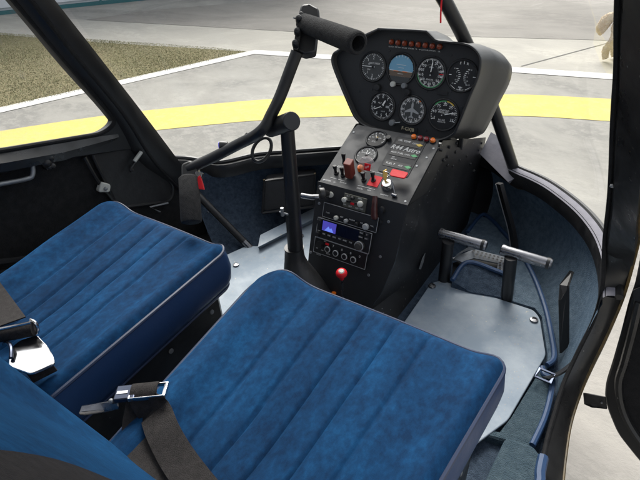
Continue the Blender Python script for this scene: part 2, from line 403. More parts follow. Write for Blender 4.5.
# hangar across the apron
HA, HB = V((-10.70, 4.62, GZ)), V((-9.0, 6.78, GZ)); hd = (HB-HA).normalized(); hn = V((-hd.y, hd.x, 0))
if hn.x > 0: hn = -hn
hg = thing('hangar', 'white sheet metal hangar with teal door frames across the apron', 'hangar', HA)
def hp(s, z, d=0.): return HA + hd*s + hn*d + V((0, 0, z))
b = MB(); b.prism([hp(-14, 0, .08), hp(7, 0, .08), hp(7, 0, 9), hp(-14, 0, 9)], (0, 0, 4.6)); b.build('wall', 'hwall', hg, 0)
b = MB(); b.prism([hp(-14.4, 4.6, -.5), hp(7.4, 4.6, -.5), hp(7.4, 4.6, 9.5), hp(7.4, 6.2, 4.5), hp(-14.4, 6.2, 4.5)][:3] + [hp(-14.4, 4.6, 9.5)], (0, 0, .25)); b.build('roof', 'hroof', hg, 0)
b = MB()
for k in range(-12, 7): b.prism([hp(k*1.0-.02, 0, .01), hp(k*1.0+.02, 0, .01), hp(k*1.0+.02, 0, .079), hp(k*1.0-.02, 0, .079)], (0, 0, 4.2))
b.build('door_post', 'teal', hg, 0)
b = MB(); b.prism([hp(-14, 0, .02), hp(7, 0, .02), hp(7, 0, .077), hp(-14, 0, .077)], (0, 0, .07)); b.build('door_rail', 'teal', hg, 0)
for k in range(-12, 6):
    b = MB(); b.prism([hp(k+.05, .12, .03), hp(k+.95, .12, .03), hp(k+.95, .12, .077), hp(k+.05, .12, .077)], (0, 0, 4.)); b.build('door_panel', 'hwall', hg, 0)

# ================================================================== THE DOG (behind the starboard post, walking away to the right)
dp = at(606, 62, z=GZ)
dog = None
def make_dog(loc, rz, s):
    J = [(-.30, 0, .50, .105), (-.12, 0, .50, .115), (.10, 0, .49, .13), (.28, 0, .52, .135), (.42, 0, .62, .095), (.52, 0, .73, .09), (.64, 0, .70, .05), (.71, 0, .685, .038)]
    E_ = [(i, i+1) for i in range(7)]
    def leg(root, pts):
        k = root
        for p in pts: J.append(p); E_.append((k, len(J)-1)); k = len(J)-1
    for sy in (-1, 1):
        q = .05*sy
        leg(0, [(-.33, .08*sy, .38, .105), (-.30+q, .09*sy, .27, .08), (-.39+q, .09*sy, .17, .055), (-.37+q, .09*sy, .06, .045), (-.35+q, .09*sy, .035, .042)])
        leg(3, [(.29, .09*sy, .38, .065), (.27-q, .09*sy, .24, .042), (.29-q, .09*sy, .12, .032), (.29-q, .09*sy, .03, .032), (.33-q, .09*sy, .025, .03)])
    leg(0, [(-.40, 0, .57, .06), (-.48, 0, .57, .085), (-.54, 0, .50, .095), (-.56, 0, .40, .08), (-.55, 0, .32, .03)])
    me = bpy.data.meshes.new('body'); me.from_pydata([V(j[:3])*s for j in J], E_, []); o = bpy.data.objects.new('body', me); COL.objects.link(o)
    me.materials.append(M['fur'])
    sk = o.modifiers.new('skin', 'SKIN'); sk.use_smooth_shade = True
    for i, j in enumerate(J): me.skin_vertices[0].data[i].radius = (j[3]*s, j[3]*s)
    me.skin_vertices[0].data[1].use_root = True
    q = o.modifiers.new('sub', 'SUBSURF'); q.levels = q.render_levels = 2
    tx = bpy.data.textures.new('fur', 'CLOUDS'); tx.noise_scale = .014
    d = o.modifiers.new('tufts', 'DISPLACE'); d.texture = tx; d.strength = .028; d.mid_level = .5
    dg = bpy.context.evaluated_depsgraph_get(); bpy.context.view_layer.update(); dg.update()
    m2 = bpy.data.meshes.new_from_object(o.evaluated_get(dg)); bpy.data.objects.remove(o)
    r = thing('dog', 'golden long haired dog standing half hidden behind the door post', 'dog', loc)
    o = bpy.data.objects.new('body', m2); COL.objects.link(o); o.parent = r
    for p in m2.polygons: p.use_smooth = True
    r.rotation_euler.z = rz
    for sy in (-1, 1):
        b = MB(); b.ball(V((.50, .075*sy, .71))*s, .05*s, 2, (.7, .35, 1.2)); e = b.build('ear', 'fur'); e.parent = r
        b = MB(); b.ball(V((.585, .045*sy, .745))*s, .013*s, 1); e = b.build('eye', 'nose'); e.parent = r
    b = MB(); b.ball(V((.745, 0, .695))*s, .02*s, 1); e = b.build('nose', 'nose'); e.parent = r
    return r
make_dog(V((dp.x+.285, dp.y+.10, GZ+.005)), rad(6), .75)

# ================================================================== THE HELICOPTER
H = thing('helicopter', 'black framed helicopter with blue carpeted cabin and its starboard door swung open', 'helicopter', (0, 0, GZ))
# rim of the windshield (top edge of the carpeted nose) port pillar -> nose -> starboard pillar
RIM = [(-.655, .22, .36), (-.64, .33, .29), (-.615, .40, .26)]
for u, v in [(222, 168), (260, 160), (300, 157), (340, 154)]: RIM.append(tuple(at(u, v, z=.255)))
RIM += [(-.07, .82, .25), (.08, .905, .245), (.20, .925, .245)]
for u, v in [(512, 173), (530, 181), (548, 191), (572, 210), (588, 228), (598, 246)]: RIM.append(tuple(at(u, v, z=.255)))
RIM += [tuple(at(604, 270, z=.262)), tuple(at(604, 300, z=.25))]
rim = resample(catmull(RIM, 8), 90)
FLO = [(-.50, .05, 0), (-.42, .25, 0), (-.375, .36, 0), (-.36, .45, 0), (-.33, .57, 0), (-.28, .68, 0), (-.15, .80, 0), (0, .90, 0), (.12, .95, 0), (.20, .965, 0),
       (.30, .91, 0), (.40, .82, 0), (.48, .70, 0), (.54, .57, 0), (.59, .45, 0), (.615, .35, 0), (.625, .28, 0)]
flo = resample(catmull(FLO, 8), 90)
rows = []
for k in range(9):
    t = k/8; rows.append([rim[i].lerp(flo[i], t) + V(((rim[i].x-.05)*.10*math.sin(t*math.pi)*min(1, (89-i)/22), (rim[i].y)*.05*math.sin(t*math.pi), -.012*(t == 0))) for i in range(90)])
# where the keel bulkhead stands in the middle there is bare black metal instead of carpet
b = MB(); b.loft([r[10:34] for r in rows]); wl = b.build('nose_carpet', 'carpet', H)
b = MB(); b.loft([r[33:56] for r in rows]); b.build('nose_bulkhead', 'black', H)
b = MB(); b.loft([r[55:90] for r in rows]); b.build('nose_carpet', 'carpet_l', H)
# outer skin of the nose
b = MB(); orow = []
for k in range(9):
    t = k/8; orow.append([rim[i].lerp(flo[i], t) + V(((rim[i].x-.05)*(.03+.05*math.sin(t*math.pi)), .03*min(1, max(0, (rim[i].y-.3)*4))+max(0, rim[i].y-.3)*.12*math.sin(t*math.pi), -.045-.05*t)) for i in range(11, 78)])
b.loft(orow); b.build('nose_skin', 'ochre', H)
b = MB(); b.loft([[V((-.668, .05, .30)), V((-.668, .25, .30)), V((-.655, .41, .26)), V((-.61, .46, .24))], [V((-.668, .05, -.02)), V((-.668, .25, -.02)), V((-.60, .42, -.02)), V((-.50, .47, -.02))], [V((-.42, .05, -.012)), V((-.39, .25, -.012)), V((-.36, .42, -.012)), V((-.32, .50, -.012))]]); b.build('door_sill', 'felt', H, 30)
# floor, belly, rear bulkhead, roof
b = MB(); b.prism([(-.64, -.85, 0), (.665, -.85, 0), (.665, .22, 0)] + [(p.x*1.005, p.y*1.005, 0) for p in flo[::-1]], (0, 0, -.03)); b.build('cabin_floor', 'carpet', H, 0)
b = MB(); b.loft([[(-.62, -1.6, -.06), (-.62, .2, -.06), (-.3, .75, -.05), (.1, .98, -.05), (.45, .78, -.05), (.62, .3, -.06), (.62, -1.6, -.06)],
                  [(-.4, -1.6, -.2), (-.4, .1, -.2), (-.2, .5, -.17), (.05, .65, -.15), (.3, .5, -.17), (.42, .1, -.2), (.42, -1.6, -.2)]], False, False)
b.build('belly_skin', 'ochre', H, 60)
# rim: black seal bead all round, inner flange
b = MB()
fl = [[], [], [], []]
for i, p in enumerate(rim):
    t = (rim[min(i+1, 89)] - rim[max(i-1, 0)]).normalized(); n = V((-t.y, t.x, 0)).normalized()
    if n.y < 0 and i in range(20, 70): n = -n
    out = V((p.x-.05, p.y-.1, 0)).normalized()
    fl[0].append(p + out*.022 + V((0, 0, .006))); fl[1].append(p + V((0, 0, .010))); fl[2].append(p - out*.006 + V((0, 0, -.002))); fl[3].append(p - out*.004 + V((0, 0, -.034)))
b.loft([f for f in fl]); b.build('windshield_flange', 'black', H)
b = MB(); b.tube([p + V((p.x-.05, p.y-.1, 0)).normalized()*.026 + V((0, 0, .010)) for p in rim], .0085, 8); b.build('windshield_seal', 'blacks', H)
# grey sealant ledge on the starboard half of the flange
b = MB(); r0, r1, r2 = [], [], []
for i in range(54, 90):
    p = rim[i]; o_ = V((p.x-.05, p.y-.1, 0)).normalized(); r0.append(p+o_*.018+V((0, 0, .0135))); r1.append(p+o_*.004+V((0, 0, .0125))); r2.append(p-o_*.004+V((0, 0, .006)))
b.loft([r0, r1, r2]); b.build('sealant_ledge', 'gledge', H)
# windshield: lofted between the rim and the roof edge
TOP = [(-.50, -.08, 1.13), (-.30, .10, 1.16), (.05, .20, 1.18), (.36, .10, 1.16), (.51, -.08, 1.13)]
i0, i1 = 8, 84
rimw = [p + V((p.x-.05, p.y-.1, 0)).normalized()*.026 + V((0, 0, .008)) for p in rim[i0:i1+1]]
topw = resample(catmull(TOP, 10), len(rimw))
def wpt(k, h):
    a = rimw[k]; c = topw[k]; s = math.sin(h*math.pi); e = math.sin(math.pi*k/(len(rimw)-1))
    return a.lerp(c, h) + V((0, .115*s*e, .03*s*e))
NW = len(rimw); HS = 12
def rk(u, v):   # rim index nearest to a point on the rim
    q = at(u, v, z=.255); return min(range(NW), key=lambda k: (rimw[k]-q).length)
KS = rk(507, 168)
topm = resample(catmull(TOP, 10), 81)
rl_, rr_w = rimw[:KS+1], rimw[KS:]
tl_, tr_ = resample(topm[:39], len(rl_)), resample(topm[38:], len(rr_w))
def wp(a, c, k0, h):
    s_ = math.sin(h*math.pi); e = math.sin(math.pi*k0)
    return a.lerp(c, h) + V((.0, .10*s_*e, .03*s_*e))
def wrow(rw, tw, ka, kb, h): return [wp(rw[i], tw[i], ka+(kb-ka)*i/(len(rw)-1), h) for i in range(len(rw))]
KF = .56
b = MB(); b.loft([wrow(rl_, tl_, 0, KF, h/HS) for h in range(HS+1)]); b.build('windshield_pane', 'glass', H)
b = MB(); b.loft([wrow(rr_w, tr_, KF, 1, h/HS) for h in range(HS+1)]); b.build('windshield_pane', 'glass', H)
st = [wp(rl_[-1], tl_[-1], KF, h/16) - V((0, .012, 0)) for h in range(17)]
b = MB(); b.tube(st, .0165, 10); b.build('centre_post', 'blacks', H)
# grey wedge at the foot of the centre post
gk = dict(p=(.28, .85, .262), n=(-.25, -.75, .6))
b = MB(); b.prism([at(480, 154, **gk), at(491, 132, **gk), at(496, 135, **gk), at(515, 178, **gk), at(508, 182, **gk)], (.003, .012, -.01)); b.build('post_gusset', 'gledge', H, 0)
# red yaw string outside the glass
b = MB(); p0 = at(441, 8, p=st[9]+V((0, .03, 0)), n=(0, -1, .4)); b.tube(catmull([p0+V((0, 0, .05)), p0, p0+V((.006, -.01, -.03))], 4), .0022, 6); b.build('yaw_string', 'red', H)

# --- starboard pillar and door jamb (worn black leather-like edge)
inn = [V((.50, -.16, 1.20)), V((.522, -.03, 1.05)), V((.545, .10, .860)), V((.560, .155, .77)), V((.572, .20, .685)), V((.596, .30, .52))]
inn += [at(606, 243, y=.40), at(604, 285, z=.27), at(596, 318, z=.19), at(579, 353, z=.115), at(565, 384, z=.065), at(555, 417, z=.04), at(547, 447, z=.035), at(542, 482, z=.035), at(535, 560, z=.035), V((.64, -.45, .035)), V((.63, -.85, .04))]
oud = [V((.545, -.20, 1.19)), V((.572, -.08, 1.03)), V((.598, .045, .85)), V((.613, .10, .755)), V((.627, .145, .67)), V((.655, .245, .505))]
oud += [at(638, 240, y=.36), at(624, 292, z=.25), at(609, 328, z=.165), at(593, 361, z=.09), at(581, 389, z=.035), at(570.5, 421, z=.012), at(565, 455, z=.008), at(562, 485, z=.008), at(556, 560, z=.008), V((.70, -.45, .008)), V((.69, -.85, .012))]
inn = [p + V((.007, 0, 0)) if p.z > .4 else p for p in inn]; inn = catmull(inn, 5); oud = catmull(oud, 5)
mid = [a.lerp(c, .5) + V((0, -.006, .008)) for a, c in zip(inn, oud)]
ind = [a + V((.012, .012, -.05)) for a in inn]; oudd = [a + V((.006, .012, -.05)) for a in oud]
b = MB(); b.loft([ind, inn, mid, oud, oudd, ind]); b.build('door_jamb', 'jamb', H, 50)
b = MB(); b.tube([p + V((.002, .0, -.005)) for p in oud], .0034, 6); b.build('jamb_trim', 'ochre', H)
b = MB(); b.tube([p + V((-.003, -.002, .002)) for p in inn], .0045, 6); b.build('jamb_seal', 'felt', H)
pm = oud[28]; b = MB(); b.ball(at(612, 186, y=.26), .004, 1); b.build('rivet', 'alu', H)

# --- port pillar / door surround, door plane leaning inwards above the sill
def DL(u, v, d=0.):
    p = at(u, v, p=(-.64, 0, .40), n=(1, 0, -.19))
    if p.z < .40: p = at(u, v, x=-.64)
    return p + V((d, 0, 0))
pillar_in = catmull([DL(52, 0) + (DL(52, 0)-DL(140, 112))*1.2, DL(52, 0), DL(95, 54.5), DL(140, 112), DL(180, 165), at(199, 190, x=-.63), at(207, 212, x=-.62)], 6)
pillar_out = catmull([DL(17, 0) + (DL(17, 0)-DL(112, 114))*1.2, DL(17, 0), DL(64, 58), DL(112, 114), DL(140, 160), at(172, 192, x=-.66), at(188, 217, x=-.66)], 6)
b = MB(); b.loft([[p + V((0, .006, -.03)) for p in pillar_in], [p + V((.012, 0, 0)) for p in pillar_in], [a.lerp(c, .6) + V((.022, 0, .006)) for a, c in zip(pillar_in, pillar_out)], pillar_out, [p + V((-.03, 0, -.02)) for p in pillar_out]])
b.build('door_pillar', 'blacks', H, 50)
b = MB(); b.tube([a.lerp(c, .75) + V((.016, 0, .004)) for a, c in zip(pillar_in, pillar_out)], .005, 8); b.build('pillar_seal', 'felt', H)
# lower jamb arcs ahead of the port door
arc = [at(207, 212, x=-.62), at(211, 228, x=-.62), at(209, 243, x=-.62), at(200, 256, x=-.62), at(180, 275, x=-.62)]
for dx, rr in ((0, .012), (.02, .008)):
    b = MB(); b.tube([p + V((dx, -.028*(dx > 0), .01*(dx > 0))) for p in catmull(arc, 6)], rr, 8); b.build('jamb_seal', 'blacks', H)
b = MB(); dg0, dg1 = at(193, 190, x=-.57), at(252, 250, z=.012)
b.tube([dg0, dg1], .012, 10); b.build('diagonal_brace', 'black', H)
b = MB(); b.tube([dg0.lerp(dg1, .86), dg0.lerp(dg1, 1.02)], .0126, 10); b.build('brace_fitting', 'steel', H)
b = MB(); c0 = at(211, 219, x=-.56); b.box(c0-V((.016, .02, .012)), c0+V((.016, .02, .012))); b.build('hinge_bracket', 'black', H, bevel=.003)
b = MB()
for du, dv in ((-3, -7), (2, 0), (6, -1), (5, 5)):
    b = MB(); b.ball(at(211+du, 219+dv, x=-.54), .0035, 1); b.build('hinge_bolt', 'steel', H)

# --- port door (closed)
d_in = rounded([DL(15, 0) + V((.05, -.167, .30)), DL(118, 122), DL(104, 134), DL(0, 151.5), DL(-240, 182), DL(-240, 182) + V((.09, -.02, .52))], .035, 6)
d_out = rounded([DL(36, 0) + V((.05, -.20, .36)), DL(152, 150), DL(126, 150), DL(0, 170), DL(-260, 205), DL(-260, 205) + V((.11, -.06, .62))], .03, 6)
b = MB(); b.ring(d_out, d_in, (-.035, 0, 0)); D = b.build('door', 'blacks', H, 40, bevel=.005)
b = MB(); b.tube([p + V((-.004, 0, 0)) for p in d_in] + [d_in[0] + V((-.004, 0, 0))], .006, 8); b.build('window_seal', 'felt', D)
b = MB(); b.face([p + V((-.018, 0, 0)) for p in d_in]); b.build('window_pane', 'glass', D, 0)
# ledge under the window
b = MB(); lw = [DL(u, v, .0) for u, v in ((-250, 185), (-100, 165), (0, 153.5), (60, 143.5), (118, 133))]
ll = [DL(u, v) + V((dx, 0, 0)) for u, v, dx in ((-250, 193, .024), (-100, 172, .024), (0, 161, .022), (60, 151, .018), (118, 137, .004))]
lo_ = [p + V((-.004, 0, -.022 if k < 4 else -.006)) for k, p in enumerate(ll)]
b.loft([lw, ll, lo_, [p + V((-.05, 0, -.004)) for p in lo_]]); b.build('window_ledge', 'jamb', D, 30)
# inner panel
def XL(u, v, x=-.655): return at(u, v, x=x)
pan = rounded([XL(-250, 190), XL(0, 160), XL(128, 140), XL(166, 158), XL(196, 200), XL(205, 232), XL(196, 256), XL(120, 300), XL(-40, 345), XL(-260, 400)], .05, 6)
b = MB(); b.prism(pan, (-.02, 0, 0)); b.build('door_lining', 'felt', D, 0)
b = MB(); lp = [XL(u, v, -.635) for u, v in ((-120, 273), (0, 262.5), (50, 256), (110, 250), (160, 247), (190, 240))]
b.tube(catmull(lp, 5), .010, 8); b.tube([p + V((.004, 0, -.03)) for p in catmull(lp, 5)], .008, 8); b.build('door_sill_seal', 'blacks', D)
# map pocket
pk = rounded([XL(89, 149, -.645), XL(134, 143, -.645), XL(174, 186, -.645), XL(171, 201, -.645), XL(118, 208, -.645)], .03, 6)
b = MB(); b.prism(pk, (-.012, 0, 0)); b.build('kick_panel', 'leather', D, 40)
b = MB(); b.tube(pk + [pk[0]], .0055, 8); b.build('panel_rim', 'blacks', D)
b = MB(); b.tube(catmull([XL(84, 157, -.635), XL(97, 180, -.635), XL(113, 200, -.635), XL(125, 214, -.635)], 6), .006, 8); b.build('stiffener', 'blacks', D)
b = MB(); c0 = XL(105, 188, -.625); f = Fr(c0, (0, .5, .85), (0, .85, -.5)); b.prism(rounded([f.p(-.018, -.014), f.p(.02, -.012), f.p(.018, .012), f.p(-.014, .016)], .008), (-.016, 0, 0)); lt = b.build('latch', 'latchw', D, bevel=.003)
b = MB(); b.ball(c0 + V((.002, 0, -.002)), .006, 2); b.build('latch_screw', 'alu', D)
b = MB(); c1 = XL(137, 158, -.625); b.tube([c1 + V((0, -.012, -.006)), c1 + V((0, .02, .012))], .006, 8); cl = b.build('clip', 'latchw', D)
b = MB(); b.tube([c1 + V((-.004, -.03, -.025)), c1 + V((-.004, .045, .022))], .005, 8); b.ball(c1+V((0, .045, .022)), .009, 1); b.ball(c1+V((0, -.03, -.028)), .008, 1); b.build('clip_wire', 'blacks', D)
b = MB(); b.tube(catmull([XL(-60, 193, -.62), XL(0, 184, -.615), XL(26, 179, -.615), XL(32.5, 175, -.615), XL(32.5, 163, -.62)], 6), .0058, 10); b.build('grab_handle', 'alu', D)
b = MB(); b.tube([XL(-60, 178, -.62), XL(0, 170.5, -.62), XL(44, 161, -.62)], .008, 10); b.build('latch_rod', 'jamb', D)
b = MB()
for u, v, r in ((46, 163, .013), (50, 158, .010), (52, 166, .010), (49, 167, .009)): b.ball(XL(u, v, -.615), r, 2)
b.box(XL(47, 162, -.62)-V((.012, .012, .016)), XL(47, 162, -.62)+V((.01, .012, .016))); b.build('latch_knob', 'black', D, 50)
b = MB(); b.tube([XL(160, 212, -.635), XL(150, 207, -.635), XL(168, 203, -.63)], .0035, 6); b.build('pull_cord', 'alu', D)

# --- starboard door, swung open ahead of the jamb
OP, ON = V((.70, .40, .3)), V((.30, .95, 0)).normalized()
def DO(u, v, d=0.): return at(u, v, p=OP, n=ON) - ON*d
od = rounded([DO(634, 284), DO(628, 300), DO(620, 332), DO(612, 360), DO(605, 382), DO(603.5, 396), DO(607, 410), DO(617, 434), DO(640, 463), DO(665, 485), DO(760, 515), DO(960, 470), DO(980, 200), DO(650, 200)], .02, 3)
b = MB(); b.prism(od, ON*.03); D2 = b.build('door', 'blacks', H, 40, bevel=.006); D2['label'] = 'black starboard door swung open, rounded lower corner'
od2 = [DO(641, 300, .0), DO(634, 330), DO(626, 360), DO(620, 382), DO(624, 408), DO(637, 433), DO(657, 456), DO(690, 478), DO(760, 492), DO(930, 450), DO(940, 300)]
b = MB(); b.tube(catmull([p - ON*.006 for p in od2], 5), .009, 8); b.build('door_bead', 'jamb', D2)
b = MB(); b.prism([p - ON*.001 for p in rounded(od2, .03, 4)], ON*.004); b.build('door_lining', 'felt', D2, 0)
b = MB(); c = [DO(634, 289, .01), DO(640, 286, .012), DO(660, 280, .012), DO(662, 297, .012), DO(640, 303, .012), DO(635, 302, .01)]
b.prism(c, ON*.008); b.build('hinge_plate', 'black', D2, bevel=.002)
tb = [DO(587, 389, .02), DO(591, 389.5, .02), DO(606, 396, .006), DO(608, 408, .006), DO(596, 403, .02), DO(588, 400, .02)]
b = MB(); b.prism(tb, ON*.004); tbo = b.build('hinge_tab', 'black', D2, 0, bevel=.001)
b = MB(); b.ball(DO(604, 400, .012), .003, 1); b.build('rivet', 'alu', D2)

# --- roof and rear bulkhead of the cabin (behind and above the viewer)
b = MB(); b.prism([(-.50, -.10, 1.15), (-.30, .08, 1.18), (.05, .18, 1.20), (.36, .08, 1.18), (.51, -.10, 1.15), (.50, -.95, 1.21), (-.49, -.95, 1.21)], (0, 0, .06)); rf = b.build('roof', 'black', H, 0)
b = MB(); b.prism([(-.48, -.11, 1.142), (-.29, .06, 1.168), (.05, .15, 1.188), (.35, .06, 1.168), (.49, -.11, 1.142), (.48, -.94, 1.198), (-.47, -.94, 1.198)], (0, 0, .006)); b.build('bounce_headliner', mat('pale_bounce_liner', (.5, .5, .49), .9), rf, 0)  # unseen pale lining, added to bounce light into the cabin
for sx in (-1, 1):
    x = .03 + sx*.98
    b = MB(); b.tube(catmull([(x, -2.2, GZ+.035), (x, -1.6, GZ+.03), (x, -.6, GZ+.03), (x, -.45, GZ+.03)], 4), .03, 12); b.build('skid_tube', 'blacks', H)
b = MB(); b.tube(catmull([(-.95, -.9, GZ+.04), (-.75, -.9, -.3), (-.4, -.9, -.17), (.44, -.9, -.17), (.81, -.9, -.3), (1.01, -.9, GZ+.04)], 6), .028, 10); b.build('cross_tube', 'blacks', H)

# --- cabin furniture that belongs to the floor
PZ = .026
pl = [at(404, 322, z=PZ), at(431, 283, z=PZ), at(441, 280, z=PZ), at(534, 310, z=PZ), at(540, 318, z=PZ), at(546, 355, z=PZ), at(508, 420, z=PZ), V((.50, .02, PZ)), V((.20, .02, PZ))]
b = MB(); b.prism(rounded(pl, .012, 3), (0, 0, -.006)); fp = b.build('floor_plate', 'plate', H, 0, bevel=.002); fp['label'] = 'scuffed clear plastic plate on the starboard floor'
for u, v in ((432, 286), (534, 320)):
    b = MB(); f = Fr(at(u, v, z=PZ+.002), (0, 1, 0)); b.lathe(f, 0, 0, [(.011, 0), (.010, .003), (.006, .004), (.006, .001), (0, .001)], 16); b.build('plate_screw', 'steel', fp)
PL = [at(246, 246, z=PZ), at(262, 246, z=PZ), at(318, 217, z=PZ), V((-.10, .70, PZ)), V((-.06, .40, PZ)), V((-.06, .02, PZ)), V((-.48, .02, PZ)), V((-.44, .20, PZ)), V((-.40, .30, PZ))]
b = MB(); b.prism(PL, (0, 0, -.006)); fp2 = b.build('floor_plate', 'plate', H, 0, bevel=.002)
b = MB(); e0, e1 = at(258, 247, z=PZ+.02), at(318, 216.5, z=PZ+.02); b.loft([[at(259, 249, z=PZ), at(318, 220, z=PZ)], [e0, e1], [e0+V((-.03, .05, .008)), e1+V((-.03, .06, .008))]]); b.build('kick_strip', 'plate', H, 0)
for u, v in ((301, 236), (236, 265)):
    b = MB(); f = Fr(at(u, v, z=PZ+.002), (0, 1, 0)); b.lathe(f, 0, 0, [(.010, 0), (.009, .003), (.005, .004), (0, .003)], 14); b.build('plate_screw', 'steel', fp2)
# vinyl pocket on the port nose wall
pp = [at(267, 172, z=.20), at(316, 166, z=.20), at(315, 197, z=.10), at(265, 203, z=.10)]
po = V((.03, -.05, .0))
b = MB(); b.prism([p + po for p in rounded(pp, .01, 3)], (-.02, .035, 0)); pk_ = b.build('document_pocket', 'leather', H, 0, bevel=.004)
b = MB(); q = [p + po*1.15 for p in pp]; b.tube([q[3], q[0], q[0].lerp(q[1], .5) + V((0, 0, .0)), q[1], q[2]], .0045, 6); b.tube([q[3], q[2]], .0045, 6); b.build('pocket_binding', 'blacks', pk_)
for qq in q[:2]:
    b = MB(); b.ball(qq+V((0, 0, .004)), .0045, 1); b.build('pocket_snap', 'ochre', pk_)

# starboard carpets with blue binding
def carpet_pad(uvz, th, m='carpet_l', bind=None, name='carpet_pad'):
    P = [at(u, v, z=z) for u, v, z in uvz]
    b = MB(); b.prism(P, (0, 0, -th)); o = b.build(name, m, H, 0)
    if bind is not None:
        q = catmull([P[i] + V((0, 0, .003)) for i in bind], 5); b = MB(); b.tube(q, .0068, 8); b.build('binding', 'cpiping', o)
    return o
carpet_pad([(467, 233, .02), (481, 216, .03), (490, 219, .03), (505, 235, .03), (520, 253, .03), (534, 278, .03), (545, 308, .03), (551, 335, .03), (554, 358, .03), (547, 366, .03), (547.5, 354, .024), (542, 317, .024), (535, 308, .024), (512, 301, .024), (470, 278, .015)], .02, 'carpet_l', list(range(0, 10)))
carpet_pad([(542, 368, .03), (544, 375, .03), (552, 381, .03), (550, 398, .03), (544, 420, .03), (532, 446, .03), (498, 440, .02), (470, 430, .02), (500, 432, .024), (511, 418, .024), (528, 390, .024)], .02, 'carpet_g', list(range(0, 6)))
carpet_pad([(452, 281, .05), (467, 263, .06), (497, 272, .06), (505, 276, .055), (515, 280, .05), (506, 298, .03), (470, 292, .03)], .03, 'carpet', [0, 1, 2, 3, 4])
# carpeted step by the seat base
s0, s1, s2, s3 = at(506, 436, z=.06), at(533, 445, z=.06), at(545, 459, z=.06), at(540, 500, z=.06)
b = MB(); b.prism([s0, s1, s2, s3, V((s3.x, -.3, .06)), V((.54, -.3, .06))], (0, 0, -.06)); so = b.build('carpet_step', 'carpet_g', H, 0, bevel=.008)
b = MB(); b.tube(catmull([s2 + V((-.004, 0, .004)), s2.lerp(s3, .4)+V((-.006, 0, .004)), s3+V((-.006, 0, .004)), V((s3.x-.005, -.25, .064))], 5), .010, 8); b.build('binding', 'cpiping', so)
# perforated duct panel; flat black stands in for shade in the holes and opening
VP = [at(452, 258, z=.07), at(474, 249, z=.075), at(509, 258, z=.065), at(505, 272, z=.04), at(497, 271, z=.04), at(498, 263, z=.055), at(474, 258, z=.06), at(462, 262, z=.06)]
b = MB(); b.prism(VP, (0, 0, -.004)); vo = b.build('perforated_panel', 'alu', H, 0)
b = MB()
def hole(u, v, z): 
    f = Fr(at(u, v, z=z)+V((0, 0, .0015)), (0, 1, 0)); b.lathe(f, 0, 0, [(.0042, 0), (0, .0003)], 8)
for k in range(9): hole(474+k*4.0, 251.2+k*1.05, .0745-k*.001)
for k in range(8): hole(476+k*4.2, 255.0+k*1.05, .069-k*.001)
for k in range(2):
    for j in range(4): hole(500+k*4, 262.5+k+j*3.0, .056-j*.005)
b.build('perforation_shade', 'dial', vo, 0)
b = MB(); b.prism([at(453, 263, z=.045), at(472, 256, z=.045), at(499, 262, z=.045), at(496, 274, z=.03), at(465, 266, z=.03), at(452, 278, z=.03)], (0, 0, -.01)); b.build('duct_recess_shade', 'dial', H, 0)
b = MB(); b.loft([[at(452, 262, z=.05), at(459, 256, z=.05)], [at(457, 254, z=.12), at(470, 246, z=.10)], [at(470, 250, z=.09), at(476, 250, z=.08)]]); b.build('duct_edge', 'alu', H, 30)
# dark vertical strap and stiffener on the starboard nose wall
b = MB(); q = [at(508, 182, z=.24), at(514, 205, z=.17), at(520, 228, z=.10), at(523, 250, z=.04)]
b.strip(catmull([p + V((-.02, -.02, 0)) for p in q], 5), V((1, -.8, 0)), .026, .006); b.build('wall_rib', 'blacks', H)
b = MB(); b.tube(catmull([p + V((-.028, -.03, 0)) for p in q], 5), .0018, 6); b.build('rib_wire', 'alu', H)
b = MB(); b.prism([at(569, 270, z=.16), at(572, 272, z=.155), at(567, 286, z=.15), at(567, 346, z=.04), at(559, 354, z=.035), at(558, 300, z=.13), at(559, 284, z=.15)], (.006, .006, -.002)); b.build('wall_bracket', 'dial', H, 0, bevel=.003)
sp = catmull([at(581, 353, z=.09), at(572, 364, z=.07), at(558, 374, z=.05), at(545, 378, z=.045)], 6)
b = MB(); b.strip(sp, V((.3, -.6, .7)), .03, .0018); so = b.build('tie_strap', 'leather', H)
bq = at(545, 377, z=.05); b = MB(); b.ring([bq+V((-.02, -.014, 0)), bq+V((.016, -.016, 0)), bq+V((.018, .014, .004)), bq+V((-.018, .016, .004))], [bq+V((-.015, -.010, 0)), bq+V((.011, -.011, 0)), bq+V((.013, .010, .004)), bq+V((-.014, .011, .004))], (0, 0, .004)); b.build('strap_buckle', 'blued', so, 0)

